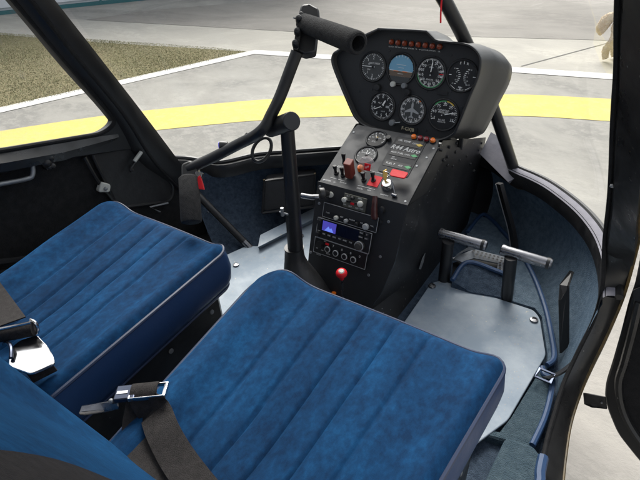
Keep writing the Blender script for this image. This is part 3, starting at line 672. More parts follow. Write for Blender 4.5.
# ================================================================== SEATS
SEAM = [.265, .385, .50, .62, .745]
def seat(name, label, xl0, xl1, xr0, xr1, yr, yf, xlb, xrb, zb=0.):
    """xl0/xl1 left edge rear/front, xr0/xr1 right edge rear/front"""
    t = thing(name, label, 'seat', ((xl1+xr1)/2, (yr+yf)/2, 0.0), 'front seats of the helicopter')
    NX, NY = 150, 44
    def edgef(i, n, k=2.2):   # denser near the borders
        u = i/n; return .5 - .5*math.cos(math.pi*u) if False else u
    us = sorted(set([i/NX for i in range(NX+1)]))
    rl, rr = .080, .026
    w1 = xr1-xl1
    def yfront(u):
        x = u*w1; y = yf
        if x < rl: y = yf - rl + math.sqrt(max(rl*rl-(rl-x)**2, 0))
        if x > w1-rr: y = yf - rr + math.sqrt(max(rr*rr-(x-w1+rr)**2, 0))
        # gentle wave of the front edge
        return y + .006*math.sin(u*math.pi)
    def zedge(u): return .321 + zb + .024*math.exp(-((u-.10)/.085)**2) + .012*math.exp(-((u-.97)/.06)**2)
    def P(u, v):
        y = yr + (yfront(u)-yr)*v; tt = (y-yr)/(yf-yr)
        x = (xl0+(xl1-xl0)*tt)*(1-u) + (xr0+(xr1-xr0)*tt)*u
        z = zedge(u) - .010*(1-tt)
        de = min(u*w1, (1-u)*w1, (yfront(u)-y) if v < 1 else 0)
        e = min(de/.028, 1); z += .016*(1-(1-e)**2)
        for i, s in enumerate(SEAM):
            d = (u-s)*w1; z -= .0042*e*math.exp(-(d/.0042)**2)
        for i in range(4):
            a, c = SEAM[i], SEAM[i+1]
            if a < u < c: z += .0022*e*(1-((2*u-a-c)/(c-a))**2)
        z += e*(.0016*math.sin(x*21+y*13)*math.sin(y*17-x*11) + .0004*math.sin(y*50+x*30))
        z -= .014*e*math.exp(-((u-.5)/.22)**2)*math.exp(-((v-.35)/.35)**2)
        return V((x, y, z))
    vs = [j/NY for j in range(NY+1)]; vs = [1-(1-v)**1.25 for v in vs]
    b = MB(); b.loft([[P(u, v) for u in us] for v in vs])
    cu = b.build('cushion', 'velvet', t, 70)
    loop = [P(0, v) for v in vs[:-1]] + [P(u, 1) for u in us] + [P(1, v) for v in vs[::-1][1:]]
    lp = resample(loop, 150)
    b = MB(); b.tube([p + V((0, 0, -.001)) for p in lp], .0042, 8); b.build('piping', 'piping', cu)
    cx, cy = (xl1+xr1)/2, (yr+yf)/2
    rows = []
    for dz, o in ((0, -.001), (-.02, .006), (-.05, .010), (-.08, .006), (-.100, -.004), (-.104, -.016)):
        rows.append([p + V((p.x-cx, (p.y-cy)*1., 0)).normalized()*o + V((0, 0, dz)) for p in lp])
    b = MB(); b.loft(rows); b.build('cushion_side', 'vinyl', t, 60)
    b = MB(); b.tube([p for p in rows[4]], .0035, 6); b.build('lower_piping', 'piping', t)
    # base box
    bx = [(xl0+.02, yr-.02), (xl1+.025, yf-.05), (xl1+.05, yf-.022), (xr1-.04, yf-.022), (xr1-.018, yf-.045), (xr0-.005, yr-.02)]
    b = MB(); b.prism([V((x, y, .012)) for x, y in bx], (0, 0, .215+zb)); sb = b.build('seat_base', 'black', t, 0, bevel=.006)
    xo = (xr0+xr1)/2
    for yy, zz in ((-.055, .19), (-.10, .115), (-.125, .085), (-.085, .12), (-.19, .19), (-.30, .1)):
        tt = (yy-yr)/(yf-yr); xx = (xr0-.005)*(1-tt) + (xr1-.018)*tt
        f = Fr((xx-.0005, yy, zz), (0, 0, 1), (0, 1, 0)); b = MB(); b.lathe(f, 0, 0, [(.006, 0), (.0055, .003), (.003, .004), (0, .004)], 10); b.build('screw', 'alu', sb)
    # backrest
    edge = [(.0, .01, .30), (-.02, -.011, .36), (-.05, -.047, .46), (-.070, -.079, .55), (-.075, -.115, .65), (-.06, -.151, .75), (-.02, -.182, .83), (.04, -.205, .865)]
    rr_ = []
    ed = catmull([V(p) for p in edge], 5)
    c_ = (xlb+xrb)/2; hw = (xrb-xlb)/2
    for p in ed:
        row = []
        wdt = hw - p.x*1.0
        for k in range(31):
            s = -1 + 2*k/30; e = 1-abs(s)**6
            bul = .014*e + .032*min(1, .15+.85*(p.z-.33)/.24)*math.exp(-((abs(s)-.82)/.13)**2)*(1-abs(s)**14)
            row.append(V((c_ + s*wdt, yr + .005 + p.y + bul, p.z + zb)))
        rr_.append(row)
    b = MB(); b.loft(rr_); bo = b.build('backrest', 'velvet', t, 70)
    lp2 = [r[0] for r in rr_] + rr_[-1][1:-1] + [r[-1] for r in rr_[::-1]]
    b = MB(); b.tube(lp2, .0045, 8); b.build('piping', 'piping', bo)
    b = MB(); b.loft([lp2, [p + V((0, -.03, 0)) for p in lp2], [p + V((0, -.085, 0)) for p in lp2]]); b.face([p + V((0, -.085, 0)) for p in lp2]); b.build('backrest_shell', 'vinyl', t, 50)
    return t
seat('pilot_seat', 'blue velvet front seat with a dark lap belt lying on its inboard corner', .085, .030, .503, .541, -.455, .008, .085, .545)
seat('passenger_seat', 'blue velvet front seat beside the closed port door, behind the cyclic stick', -.430, -.530, -.070, -.090, -.455, .020, -.515, -.070)

# ================================================================== LAP BELTS
bz = V((0, 0, 0))
belt = thing('lap_belt', 'dark brown lap belt with steel buckle lying over the inboard edge of the near seat', 'seat belt', (.13, -.38, .33), 'front lap belts')
bc = at(146, 393, z=.372)
bx_ = V((.80, .60, .03)).normalized(); by_ = V((-.60, .80, 0)).normalized()
fb = Fr(bc, by_, bx_)
b = MB(); b.ring([fb.p(-.022, -.016, .002), fb.p(.034, -.016, .002), fb.p(.034, .012, 0), fb.p(-.022, .012, 0)], [fb.p(-.019, -.0135, .002), fb.p(.029, -.0135, .002), fb.p(.029, .009, 0), fb.p(-.019, .009, 0)], fb.N*.008)
b.build('buckle_frame', 'chrome', belt, 0, bevel=.0015)
b = MB(); b.fbox(fb, -.044, -.015, -.012, .012, .001, .0095); b.build('buckle_body', 'blued', belt, 0, bevel=.002)
b = MB(); b.fbox(fb, -.040, -.005, -.024, .000, .0095, .0105); b.build('buckle_slot', 'chrome', belt, 0)
b = MB(); pr = [at(118, 399, z=.374), at(100, 402, z=.372), at(81, 405, z=.366), at(78, 413, z=.358), at(84, 413.5, z=.358), at(104, 410.5, z=.364), at(119, 407, z=.368)]
b.prism(pr, (0, 0, -.006)); b.build('tongue', 'steel', belt, 0, bevel=.002)
b = MB(); b.ball(at(111, 401, z=.376), .004, 2); b.build('tongue_pin', 'alu', belt)
# webbing wrapped over the bar and falling to the cushion
w1 = [fb.p(.000, .013, .002), fb.p(.000, .011, .009), fb.p(.000, .002, .0115), fb.p(.000, -.009, .008), fb.p(.002, -.017, -.002), at(155, 412, z=.362), at(163, 432, z=.361), at(176, 456, z=.358), at(196, 484, z=.357), at(222, 515, z=.357), at(262, 560, z=.357)]
ups = [bx_]*5 + [V((.95, .35, .05)), V((1, .15, .05)), V((1, .05, 0)), V((1, .2, 0)), V((1, .3, 0)), V((1, .4, 0))]
W = catmull(w1, 4); U = []
for i in range(len(w1)-1):
    for k in range(4): U.append(V(ups[i]).lerp(V(ups[i+1]), k/4))
U.append(V(ups[-1]))
b = MB(); b.strip(W, U, [.040 if i < 17 else .046 for i in range(len(W))], .0011); b.build('webbing', 'strap', belt, 40)
w2 = [fb.p(-.010, -.004, -.004), at(137, 410, z=.352), at(136, 428, z=.346), at(142, 452, z=.345), at(158, 485, z=.346), at(190, 530, z=.346)]
b = MB(); b.strip(catmull(w2, 5), V((1, .25, 0)), .040, .0011); b.build('webbing', 'strap', belt, 40)

belt2 = thing('lap_belt', 'rolled dark lap belt with bright steel buckle plate on the far seat', 'seat belt', (-.16, -.40, .33), 'front lap belts')
P2 = lambda u, v, z=.372: at(u, v, z=z)
plt = rounded([P2(10, 348), P2(20, 340), P2(37, 334.5), P2(40, 338), P2(47, 345), P2(53, 355), P2(55, 363), P2(40, 370), P2(30, 374), P2(8, 366)], .006, 3)
b = MB(); b.prism(plt, (0, 0, -.005)); b.build('buckle_plate', 'chrome', belt2, 0, bevel=.0015)
b = MB(); b.tube([P2(-12, 337, .385), P2(10, 333, .386), P2(34, 328.5, .387)], .013, 14); b.build('webbing', 'strap', belt2)
b = MB(); b.tube([P2(-12, 331.5, .398), P2(10, 327, .399), P2(31, 322.5, .400)], .003, 8); b.tube(catmull([P2(30, 320, .400), P2(35, 323, .396), P2(38, 329, .385), P2(37, 333, .376)], 4), .0032, 8); b.build('buckle_bar', 'chrome', belt2)
b = MB(); b.tube(catmull([P2(4, 344, .372), P2(8, 343, .380), P2(11, 348, .380), P2(11, 358, .376)], 4), .0035, 8); b.build('buckle_loop', 'blued', belt2)
b = MB(); b.strip(catmull([P2(30, 378, .35), P2(44, 371, .352), P2(54, 366, .354)], 5), V((0, .1, 1)), .022, .002); b.build('webbing', 'strap', belt2)
b = MB(); b.strip(catmull([P2(-30, 262, .36), P2(-14, 285, .359), P2(0, 305, .360), P2(12, 322, .366)], 5), V((1, .3, 0)), .046, .0012); b.build('webbing', 'strap', belt2)

sh = thing('shoulder_strap', 'dark brown shoulder strap lying across the near seat backrest', 'seat belt', (.1, -.45, .5))
def on_back(x, z, off=.006):
    q = (x-.315)/.29; return V((x, -.45-.36*(z-.33) + .014*(1-abs(q)**6) + .032*math.exp(-((abs(q)-.82)/.13)**2) + off, z))
sp = [on_back(*q) for q in ((.44, .85), (.418, .80), (.402, .75), (.378, .70), (.360, .65), (.356, .60), (.362, .54), (.382, .46), (.42, .38))]
b = MB(); b.strip(catmull(sp, 5), V((1, 0, .1)), .046, .0012); b.build('webbing', 'strap', sh, 40)

# ================================================================== CYCLIC STICK
CY = thing('cyclic_stick', 'black T shaped control stick between the seats, one foam grip raised, the other hanging', 'control stick', (-.04, .2, 0))
pb, ptp = V((-.042, .2, .15)), V((-.030, .2, .567))
b = MB(); b.tube([pb, pb.lerp(ptp, .35), pb.lerp(ptp, .7), ptp], [.0205, .0195, .017, .0155], 18); po_ = b.build('post', 'black', CY)
b = MB(); e = at(292, 121, y=.17); b.tube([at(270, 128.5, y=.205), at(279, 125.5, y=.195), e], .0200, 18); b.build('pivot_tube', 'blacks', CY, bevel=.002)
# clamp at mid height
c0 = at(285, 213, y=.175); b = MB(); b.tube([c0+V((-.008, 0, .012)), c0+V((-.008, 0, -.010))], .0045, 8); b.tube([c0+V((-.014, -.002, 0)), c0+V((.012, -.004, .002))], .0025, 8); b.build('clamp', 'alu', po_)
# leather boot
bl_ = [V((-.044, .2, .235)), V((-.044, .199, .20)), V((-.036, .198, .16)), V((-.018, .196, .11)), V((.0, .192, .06))]
b = MB(); b.tube(catmull(bl_, 4), [.0245]*2+[.0255, .0265, .028, .031, .034, .038, .042, .046, .050, .054, .058, .062, .066, .070, .074], 18); b.build('boot', 'leather', CY)
b = MB(); b.tube([V((-.044, .2, .234)), V((-.044, .2, .238))], .0258, 18); b.build('boot_collar', 'blacks', CY)
# teetering bar
dL = 1.16
def CP(u, v, d): return CAM + ((CR*(u-320) + CU*(240-v) + CD*FPX)/FPX)*d
barp = [CP(188, 169, dL), CP(212, 158, 1.15), CP(238, 144.5, 1.12), CP(252, 137.5, 1.085), CP(261, 131, 1.062), CP(266.5, 124.5, 1.055), CP(271, 115.5, 1.05), CP(280, 97, 1.04), CP(291, 68, 1.02), CP(297, 52, 1.01)]
b = MB(); b.tube(catmull(barp, 8), .0126, 16); b.build('cross_bar', 'black', CY)
# raised grip
g0, g1 = CP(304, 23, 1.01), CP(358.5, 43.5, .865)
ax = (g1-g0).normalized()
# switch block
kb = [CP(301, 4, 1.01), CP(310, 3, 1.01), CP(319, 8, 1.0), CP(320, 18, 1.0), CP(316, 52, 1.0), CP(305, 54, 1.0), CP(293, 49, 1.01), CP(295, 36, 1.01), CP(299, 12, 1.01)]
b = MB(); b.prism(rounded(kb, .006, 3), CD*.032); sbk = b.build('switch_block', 'blacks', CY, 40, bevel=.004)
b = MB(); b.prism(rounded([CP(299.5, 11, 1.0), CP(304, 12, 1.0), CP(298, 50, 1.0), CP(292.5, 49, 1.0)], .004, 3), CD*.01); b.build('switch_plate', 'shell', sbk, bevel=.001)
for u, v in ((299, 18.5), (297.5, 31), (295.5, 43)):
    b = MB(); c = CP(u, v, .99); f = Fr(c, CU, CR); b.lathe(f, 0, 0, [(.0075, -.01), (.0072, .002), (.005, .005), (0, .006)], 14); b.build('push_button', 'dial', sbk)
b = MB(); b.tube([CP(296.5, 18.5, 1.0), CP(293.5, 17.8, .995)], .0018, 6); b.build('toggle', 'alu', sbk)
rowsg = []; nn = 28
R1 = .0198
b = MB()
u_ = ax.cross(V((0, 0, 1))).normalized(); w_ = ax.cross(u_)
for t_, r_ in ((0, .0185), (.25, .0195), (.5, .0202), (.75, .0205), (.95, R1+.001), (.985, R1+.0005), (1., R1-.002), (1., .0135), (.97, .0130), (.5, .0128)):
    rowsg.append([g0.lerp(g1, t_) + (u_*math.cos(6.2832*k/nn) + w_*math.sin(6.2832*k/nn))*r_ for k in range(nn)])
b.loft(rowsg, True); gp_ = b.build('grip', 'rubber', CY, 50)
# hanging grip
hA, hB = CP(188.5, 176, 1.15), CP(191.5, 223, 1.13)
b = MB(); b.tube([hA.lerp(hB, t) for t in (0, .05, .5, .93, .98, 1.)], [.017, .0235, .0240, .0245, .023, .018], 18); b.build('grip', 'rubber', CY, 50)
b = MB(); b.prism(rounded([CP(181, 164, 1.15), CP(190, 160, 1.15), CP(196, 165, 1.15), CP(199, 175, 1.15), CP(194, 184, 1.15), CP(181, 184, 1.15)], .006, 3), CD*.03); b.build('switch_block', 'shell', CY, 40, bevel=.004)
b = MB(); b.prism(rounded([CP(197.5, 177, 1.14), CP(200, 175, 1.14), CP(204, 189.5, 1.14), CP(197, 189, 1.14)], .002, 2), CD*.012); b.build('trigger', 'red', CY, 0, bevel=.001)
b = MB(); b.prism(rounded([CP(195, 171, 1.145), CP(203, 172.5, 1.145), CP(201, 178, 1.145), CP(196, 186, 1.145)], .004, 2), CD*.015); b.build('trigger_guard', 'steel', CY, 0, bevel=.001)
# button on the bar and cable loop
c = CP(222.5, 145, 1.14); b = MB(); b.tube([c + CR*.012, c, c - CR*.006], [.008, .010, .010], 14); bt = b.build('button_housing', 'shell', CY)
b = MB(); b.tube([c - CR*.0055, c - CR*.0085], .0078, 14); b.build('button', 'lcdon', bt)
lc = CP(262, 150, 1.15); b = MB()
b.tube([lc + (CR*(math.cos(t)*.021 + math.sin(t)*.008) + CU*math.sin(t)*.028 - CD*.004) for t in [k*2*math.pi/32 for k in range(33)]], .0042, 8, False); b.build('cable_loop', 'blacks', CY)
for u, v in ((247, 135), (270, 127)):
    b = MB(); b.ball(CP(u, v, 1.14), .006, 1); b.build('bolt', 'blacks', CY)

# ================================================================== INSTRUMENT CONSOLE
K = thing('instrument_console', 'black instrument console with round gauges, radio stack and sloping switch panel', 'instrument panel', (.07, .45, 0))
FP = Fr((.06, .6, .55), (0, .2, 1)); FA = Fr((.07, .43, .393), (0, .2, .095)); FB = Fr((.07, .29, .2), (0, .093, .274))
# head: hooded shell and face
rimo = [(-.222, .066), (-.228, .050), (-.216, .018), (-.150, -.085), (-.128, -.108), (-.105, -.120), (-.05, -.127), (.10, -.123), (.130, -.118), (.153, -.102), (.164, -.082), (.182, .0), (.1925, .045), (.1935, .078), (.186, .098), (.166, .114), (.141, .120), (.079, .121), (.062, .128), (.046, .139), (.03, .141), (-.08, .138), (-.095, .135), (-.135, .116), (-.19, .085)]
def lp_(pts, sc, cx, cy, h): return [FP.p(cx + (a-cx)*sc[0], cy + (b_-cy)*sc[1], h) for a, b_ in pts]
def smooth2(pts, n=3):
    P = catmull([V((a, b_, 0)) for a, b_ in pts] + [V((*pts[0], 0))], n)[:-1]; return [(p.x, p.y) for p in P]
ro = smooth2(rimo)
fa = lp_(ro, (.975, .965), -.02, .01, -.010)
b = MB(); b.loft([fa, lp_(ro, (.985, .978), -.02, .01, .006), lp_(ro, (.994, .99), -.02, .01, .009), lp_(ro, (1., 1.), 0, 0, .005),
                  lp_(ro, (1.01, 1.), 0, 0, -.01), lp_(ro, (1.09, 1.), 0, .0, -.05), [p + V((.012, 0, -.008)) for p in lp_(ro, (1.15, .985), 0, 0, -.09)], [p + V((.014, 0, -.016)) for p in lp_(ro, (1.165, .95), 0, 0, -.115)], [p + V((.014, 0, -.022)) for p in lp_(ro, (1.13, .89), 0, 0, -.135)], [p + V((.012, 0, -.024)) for p in lp_(ro, (1.02, .80), 0, 0, -.148)], [p + V((.01, 0, -.02)) for p in lp_(ro, (.7, .6), 0, 0, -.152)]], True)
b.face([p + V((.01, 0, -.02)) for p in lp_(ro, (.7, .6), 0, 0, -.152)]); b.build('hood', 'shell', K, 40)
b = MB(); b.face([p - FP.N*.0 for p in fa]); b.build('panel_face', 'panel', K, 0)
b = MB(); b.tube([p for p in lp_(ro, (.992, .988), -.02, .01, .008)] + [lp_(ro, (.992, .988), -.02, .01, .008)[0]], .0035, 6); b.build('hood_edging', 'blacks', K)
HF = -.010
# gauges -------------------------------------------------
def gauge(f, a, b_, r, dial='dial', h=0., n_major=10, n_minor=50, nums=None, num_r=.66, start=90, sweep=-360, needles=(), txt=(), bez=True, hub=True, numsize=.0085):
    g = MB(); g.lathe(f, a, b_, [(r+.0042, 0), (r+.004, .0035), (r+.002, .0050), (r, .0045), (r-.0015, .0010)], 40, h); go = g.build('gauge', 'blacks', K, 50)
    g = MB(); g.lathe(f, a, b_, [(r, .0008), (0, .0008)], 36, h); g.build('dial', dial, go, 0)
    g = MB(); rr = r*.93
    def tick(ang, r0, r1, w):
        c, s = math.cos(ang), math.sin(ang); hh = h+.0014
        q = [f.p(a+c*r0-s*w, b_+s*r0+c*w, hh), f.p(a+c*r1-s*w, b_+s*r1+c*w, hh), f.p(a+c*r1+s*w, b_+s*r1-c*w, hh), f.p(a+c*r0+s*w, b_+s*r0-c*w, hh)]; g.face(q)
    full = abs(sweep) >= 360
    for k in range(n_minor + (0 if full else 1)): tick(rad(start + sweep*k/n_minor), rr*.89, rr, .0005)
    for k in range(n_major + (0 if full else 1)): tick(rad(start + sweep*k/n_major), rr*.80, rr, .0010)
    if nums:
        for k, s in enumerate(nums):
            an = rad(start + sweep*k/n_major)
            if s: g.text(s, f.mat(a+math.cos(an)*r*num_r, b_+math.sin(an)*r*num_r, h+.0014, 0, numsize*1.25))
    for s, x, y, z in txt: g.text(s, f.mat(a+x, b_+y, h+.0014, 0, z*1.15))
    g.build('dial_marking', 'white', go, 0)
    for ang, ln, w in needles:
        g = MB(); c, s = math.cos(rad(ang)), math.sin(rad(ang)); hh = h+.0022
        g.prism([f.p(a-c*ln*.2-s*w, b_-s*ln*.2+c*w, hh), f.p(a+c*ln*.8-s*w, b_+s*ln*.8+c*w, hh), f.p(a+c*ln, b_+s*ln, hh), f.p(a+c*ln*.8+s*w, b_+s*ln*.8-c*w, hh), f.p(a-c*ln*.2+s*w, b_-s*ln*.2-c*w, hh)], f.N*.0004); g.build('needle', 'white', go, 0)
    if hub:
        g = MB(); g.lathe(f, a, b_, [(.0035, 0), (.003, .002), (0, .0025)], 12, h+.002); g.build('needle_hub', 'dial', go)
    return go
# vertical speed
gauge(FP, -.104, .040, .0365, 'dialg', HF, 8, 40, ['', '1', '2', '', '', '', '2', '1'], .62, 180, -360, ((180, .030, .0010),), (('VERT SPEED', .004, .009, .0055), ('UP', -.012, .006, .005), ('DN', -.012, -.008, .005)))
# attitude
go = gauge(FP, -.020, .043, .0385, 'dial', HF, 12, 12, None, needles=(), hub=False)
b = MB(); pts = [FP.p(-.020+.035*math.cos(t), .043+.035*math.sin(t), HF+.0016) for t in [rad(-8+k*196/24) for k in range(25)]]; b.face(pts); b.build('horizon_sky', 'sky', go, 0)
b = MB(); pts = [FP.p(-.020+.035*math.cos(t), .043+.035*math.sin(t), HF+.0016) for t in [rad(188+k*164/24) for k in range(25)]]; b.face(pts); b.build('horizon_ground', 'earth', go, 0)
b = MB(); b.fbox(FP, -.052, .0375, .012, .0388, HF+.0017, HF+.0020)
for k, wd in ((1, .008), (2, .014), (-1, .008), (-2, .014)): b.fbox(FP, -.020-wd, .0382+k*.0075, -.020+wd, .0390+k*.0075, HF+.0017, HF+.0020)
for t in (60, 75, 90, 105, 120): b.prism([FP.p(-.020+.030*math.cos(rad(t-1)), .043+.030*math.sin(rad(t-1)), HF+.0018), FP.p(-.020+.035*math.cos(rad(t-1)), .043+.035*math.sin(rad(t-1)), HF+.0018), FP.p(-.020+.035*math.cos(rad(t+1)), .043+.035*math.sin(rad(t+1)), HF+.0018), FP.p(-.020+.030*math.cos(rad(t+1)), .043+.030*math.sin(rad(t+1)), HF+.0018)], FP.N*.0002)
b.build('horizon_marking', 'white', go, 0)
b = MB(); b.fbox(FP, -.040, .0365, -.026, .0382, HF+.003, HF+.0036); b.fbox(FP, -.014, .0365, 0, .0382, HF+.003, HF+.0036); b.build('miniature_aircraft', 'amber', go, 0)
b = MB(); b.prism([FP.p(-.050, .024, HF+.0022), FP.p(-.045, .013, HF+.0022), FP.p(-.032, .0065, HF+.0022), FP.p(-.008, .0065, HF+.0022), FP.p(.005, .013, HF+.0022), FP.p(.010, .024, HF+.0022)], FP.N*.001); b.build('lower_mask', 'dialg', go, 0)
# airspeed
go = gauge(FP, .064, .042, .0385, 'dial', HF, 14, 70, ['', '20', '30', '40', '50', '60', '70', '80', '90', '100', '110', '120', '130', ''], .70, 90, -360, ((86, .031, .0013),), (('KNOTS', 0, -.016, .005), ('MPH', 0, .014, .0045)), numsize=.0075)
b = MB()
for k in range(30):
    t0, t1 = rad(190+k*5.2), rad(190+(k+1)*5.2); c = [FP.p(.064+r_*math.cos(t), .042+r_*math.sin(t), HF+.0017) for r_, t in ((.0345, t0), (.0365, t0), (.0365, t1), (.0345, t1))]; b.face(c)
b.build('green_arc', 'green', go, 0)
b = MB(); b.fbox(FP, .088, .041, .099, .0432, HF+.0018, HF+.0024); b.build('red_line', 'red', go, 0)
b = MB()
for k in range(40):
    t = rad(k*9); b.prism([FP.p(.064+.020*math.cos(t), .042+.020*math.sin(t), HF+.0015), FP.p(.064+.022*math.cos(t), .042+.022*math.sin(t), HF+.0015), FP.p(.064+.022*math.cos(t+.03), .042+.022*math.sin(t+.03), HF+.0015)], FP.N*.0001)
b.build('inner_scale', 'white', go, 0)
# dual tachometer
go = gauge(FP, .147, .045, .0370, 'dial', HF, 4, 4, None, hub=False)
b = MB()
for sx in (-1, 1):
    for k in range(9):
        t = -1+k/4; xx = .147 + sx*(.0065 + .0085*t*t); yy = .043+t*.018
        b.fbox(FP, xx-.0026, yy-.0008, xx+.0026, yy+.0006, HF+.0016, HF+.0019)
        if k % 2 == 0: b.text(str(11-k//2 if k < 5 else 10-k//2), FP.mat(xx+sx*.0065, yy, HF+.0016, 0, .0048))
    b.text('E' if sx < 0 else 'R', FP.mat(.147+sx*.009, .074, HF+.0016, 0, .0085))
    b.prism([FP.p(.147+sx*.026, .021, HF+.0016), FP.p(.147+sx*.0275, .021, HF+.0016), FP.p(.147+sx*.014, .012, HF+.0016), FP.p(.147+sx*.013, .013, HF+.0016)], FP.N*.0002)
b.text('RPM', FP.mat(.147, .017, HF+.0016, 0, .0055)); b.text('PERCENT', FP.mat(.147, .011, HF+.0016, 0, .0045)); b.build('scale_ladder', 'white', go, 0)
# altimeter
go = gauge(FP, -.063, -.060, .0365, 'dial', HF, 10, 50, [str(k) for k in range(10)], .68, 90, -360, ((205, .029, .0011), (62, .020, .0022)), (('ALT', -.008, .008, .0055), ('100 FT', .004, -.014, .004)))
b = MB(); b.fbox(FP, -.052, -.063, -.041, -.057, HF+.0014, HF+.0018); b.build('pressure_window', 'grey', go, 0)
# directional gyro
go = gauge(FP, .027, -.058, .0365, 'dialg', HF, 12, 72, ['N', '3', '6', 'E', '12', '15', 'S', '21', '24', 'W', '30', '33'], .74, 60, -360, hub=False)
b = MB(); h_ = HF+.002
pa = [(0, .024), (.003, .016), (.003, .006), (.020, -.004), (.020, -.008), (.003, -.004), (.002, -.014), (.007, -.018), (.007, -.021), (0, -.019)]
b.prism([FP.p(.027+x, -.058+y, h_) for x, y in pa] + [FP.p(.027-x, -.058+y, h_) for x, y in pa[::-1][1:-1]], FP.N*.0006); b.build('aircraft_symbol', 'grey', go, 0)
b = MB(); b.prism([FP.p(.046, -.034, h_), FP.p(.050, -.030, h_), FP.p(.043, -.030, h_)], FP.N*.0004); b.build('heading_bug', 'amber', go, 0)
# manifold pressure
go = gauge(FP, .116, -.056, .0385, 'dial', HF, 6, 30, ['5', '10', '15', '20', '25', '30', '35'], .68, 205, -230, ((18, .031, .0011),), (('MANIFOLD', -.002, .011, .0055), ('PRESSURE', -.002, .0055, .0055), ('IN. HG', -.003, -.014, .0055), ('ABSOLUTE', -.003, -.019, .004)), numsize=.0085)
for m_, s0_, s1_ in (('green', 85, 140), ('yellow', 48, 84)):
    b = MB()
    for k in range(12):
        t0, t1 = rad(s0_+(s1_-s0_)*k/12), rad(s0_+(s1_-s0_)*(k+1)/12); b.face([FP.p(.116+r_*math.cos(t), -.056+r_*math.sin(t), HF+.0017) for r_, t in ((.0335, t0), (.0365, t0), (.0365, t1), (.0335, t1))])
    b.build(m_+'_arc', m_, go, 0)
# warning lights along the top of the face
LBL = ['CLUTCH', 'MR TEMP', 'MR CHIP', 'STARTER', 'TR CHIP', 'LOW FUEL', 'LOW RPM', 'OIL']
for k in range(8):
    a = -.056+k*.0191
    b = MB(); b.lathe(FP, a, .107, [(.0075, 0), (.0072, .005), (.0055, .008), (0, .0095)], 16, HF); b.build('warning_light', 'amberd', K)
    b = MB(); b.lathe(FP, a, .107, [(.0088, 0), (.0086, .003), (.0076, .003)], 16, HF); b.build('light_bezel', 'blacks', K)
b = MB()
for k in range(8): b.text(LBL[k], FP.mat(-.056+k*.0191, .0955, HF+.0008, 0, .0040))
for s, a, bb in (('VSI', -.104, -.007), ('LOW', .104, .004)): pass
b.build('light_lettering', 'white', K, 0)
for a, bb, r_, m_ in ((-.036, .003, .0072, 'latchw'), (-.003, .003, .0072, 'alu'), (-.081, -.011, .009, 'blacks'), (.009, -.012, .009, 'blacks'), (-.025, -.099, .0085, 'alu')):
    b = MB(); b.lathe(FP, a, bb, [(r_, 0), (r_, .010), (r_*.85, .012), (0, .0122)], 16, HF); b.build('knob', m_, K)
b = MB(); b.tube([FP.p(-.022, -.099, HF+.006), FP.p(.000, -.094, HF+.008)], .0022, 6); b.build('setting_lever', 'alu', K)
b = MB(); b.fbox(FP, .090, -.008, .118, .002, HF, HF+.003); b.build('slot_cover', 'dial', K, 0, bevel=.001)
b = MB(); b.fbox(FP, -.005, -.1165, .050, -.102, HF, HF+.002); rp = b.build('registration_plate', 'dial', K, 0)
b = MB(); b.text('F-GXJB', FP.mat(.0225, -.1095, HF+.0025, 0, .0125)); b.build('lettering', mat('cream_lettering', (.62, .55, .38), .5), rp, 0)
b = MB()
for a, bb in ((-.113, -.096), (-.19, .05), (.16, -.03), (-.06, .085), (.11, .09), (-.1, -.02), (.06, -.004), (.075, -.105), (-.14, -.03), (.125, .005), (.02, .095)):
    b = MB(); b.lathe(FP, a, bb, [(.003, 0), (.0025, .0012), (0, .0014)], 8, HF); b.build('panel_screw', 'panel2', K)

# sloping switch panel ----------------------------------
at0 = [(-.128, -.089), (-.1285, -.060), (-.128, .10), (-.120, .125), (.120, .125), (.128, .10), (.1285, -.089)]
b = MB(); b.prism([FA.p(a, bb, 0) for a, bb in at0], -FA.N*.004); b.build('switch_panel', 'panel2', K, 0, bevel=.001)
HA_ = .0004
for a, m_ in ((.054, 'amber'), (.072, 'redd'), (.0895, 'redd'), (.107, 'amber')):
    b = MB(); b.lathe(FA, a, .117, [(.0072, 0), (.007, .006), (.0055, .009), (0, .0105)], 16); b.build('warning_light', m_, K)
    b = MB(); b.lathe(FA, a, .117, [(.0088, 0), (.0084, .003), (.007, .003)], 16); b.build('light_bezel', 'blacks', K)
gauge(FA, -.042, .087, .0260, 'dial', HA_, 8, 24, ['', '', '', '', '', ''], .6, 200, -220, ((120, .017, .001),), (('CYL', -.004, -.010, .006), ('AMP', .006, .004, .0055), ('OIL', -.012, .004, .005)))
b = MB(); b.fbox(FA, -.048, .092, -.040, .0945, .002, .0024); b.build('gauge_mark', 'yellow', K, 0)
gauge(FA, -.044, .027, .0275, 'dialg', HA_, 8, 24, None, .6, 200, -220, ((100, .018, .001), (60, .016, .001)), (('FUEL', 0, -.010, .006), ('MAIN', -.010, .007, .005), ('AUX', .010, .007, .005)))
b = MB(); b.lathe(FA, -.008, .094, [(.007, 0), (.0065, .012), (0, .0125)], 12); b.build('knob', 'blacks', K)
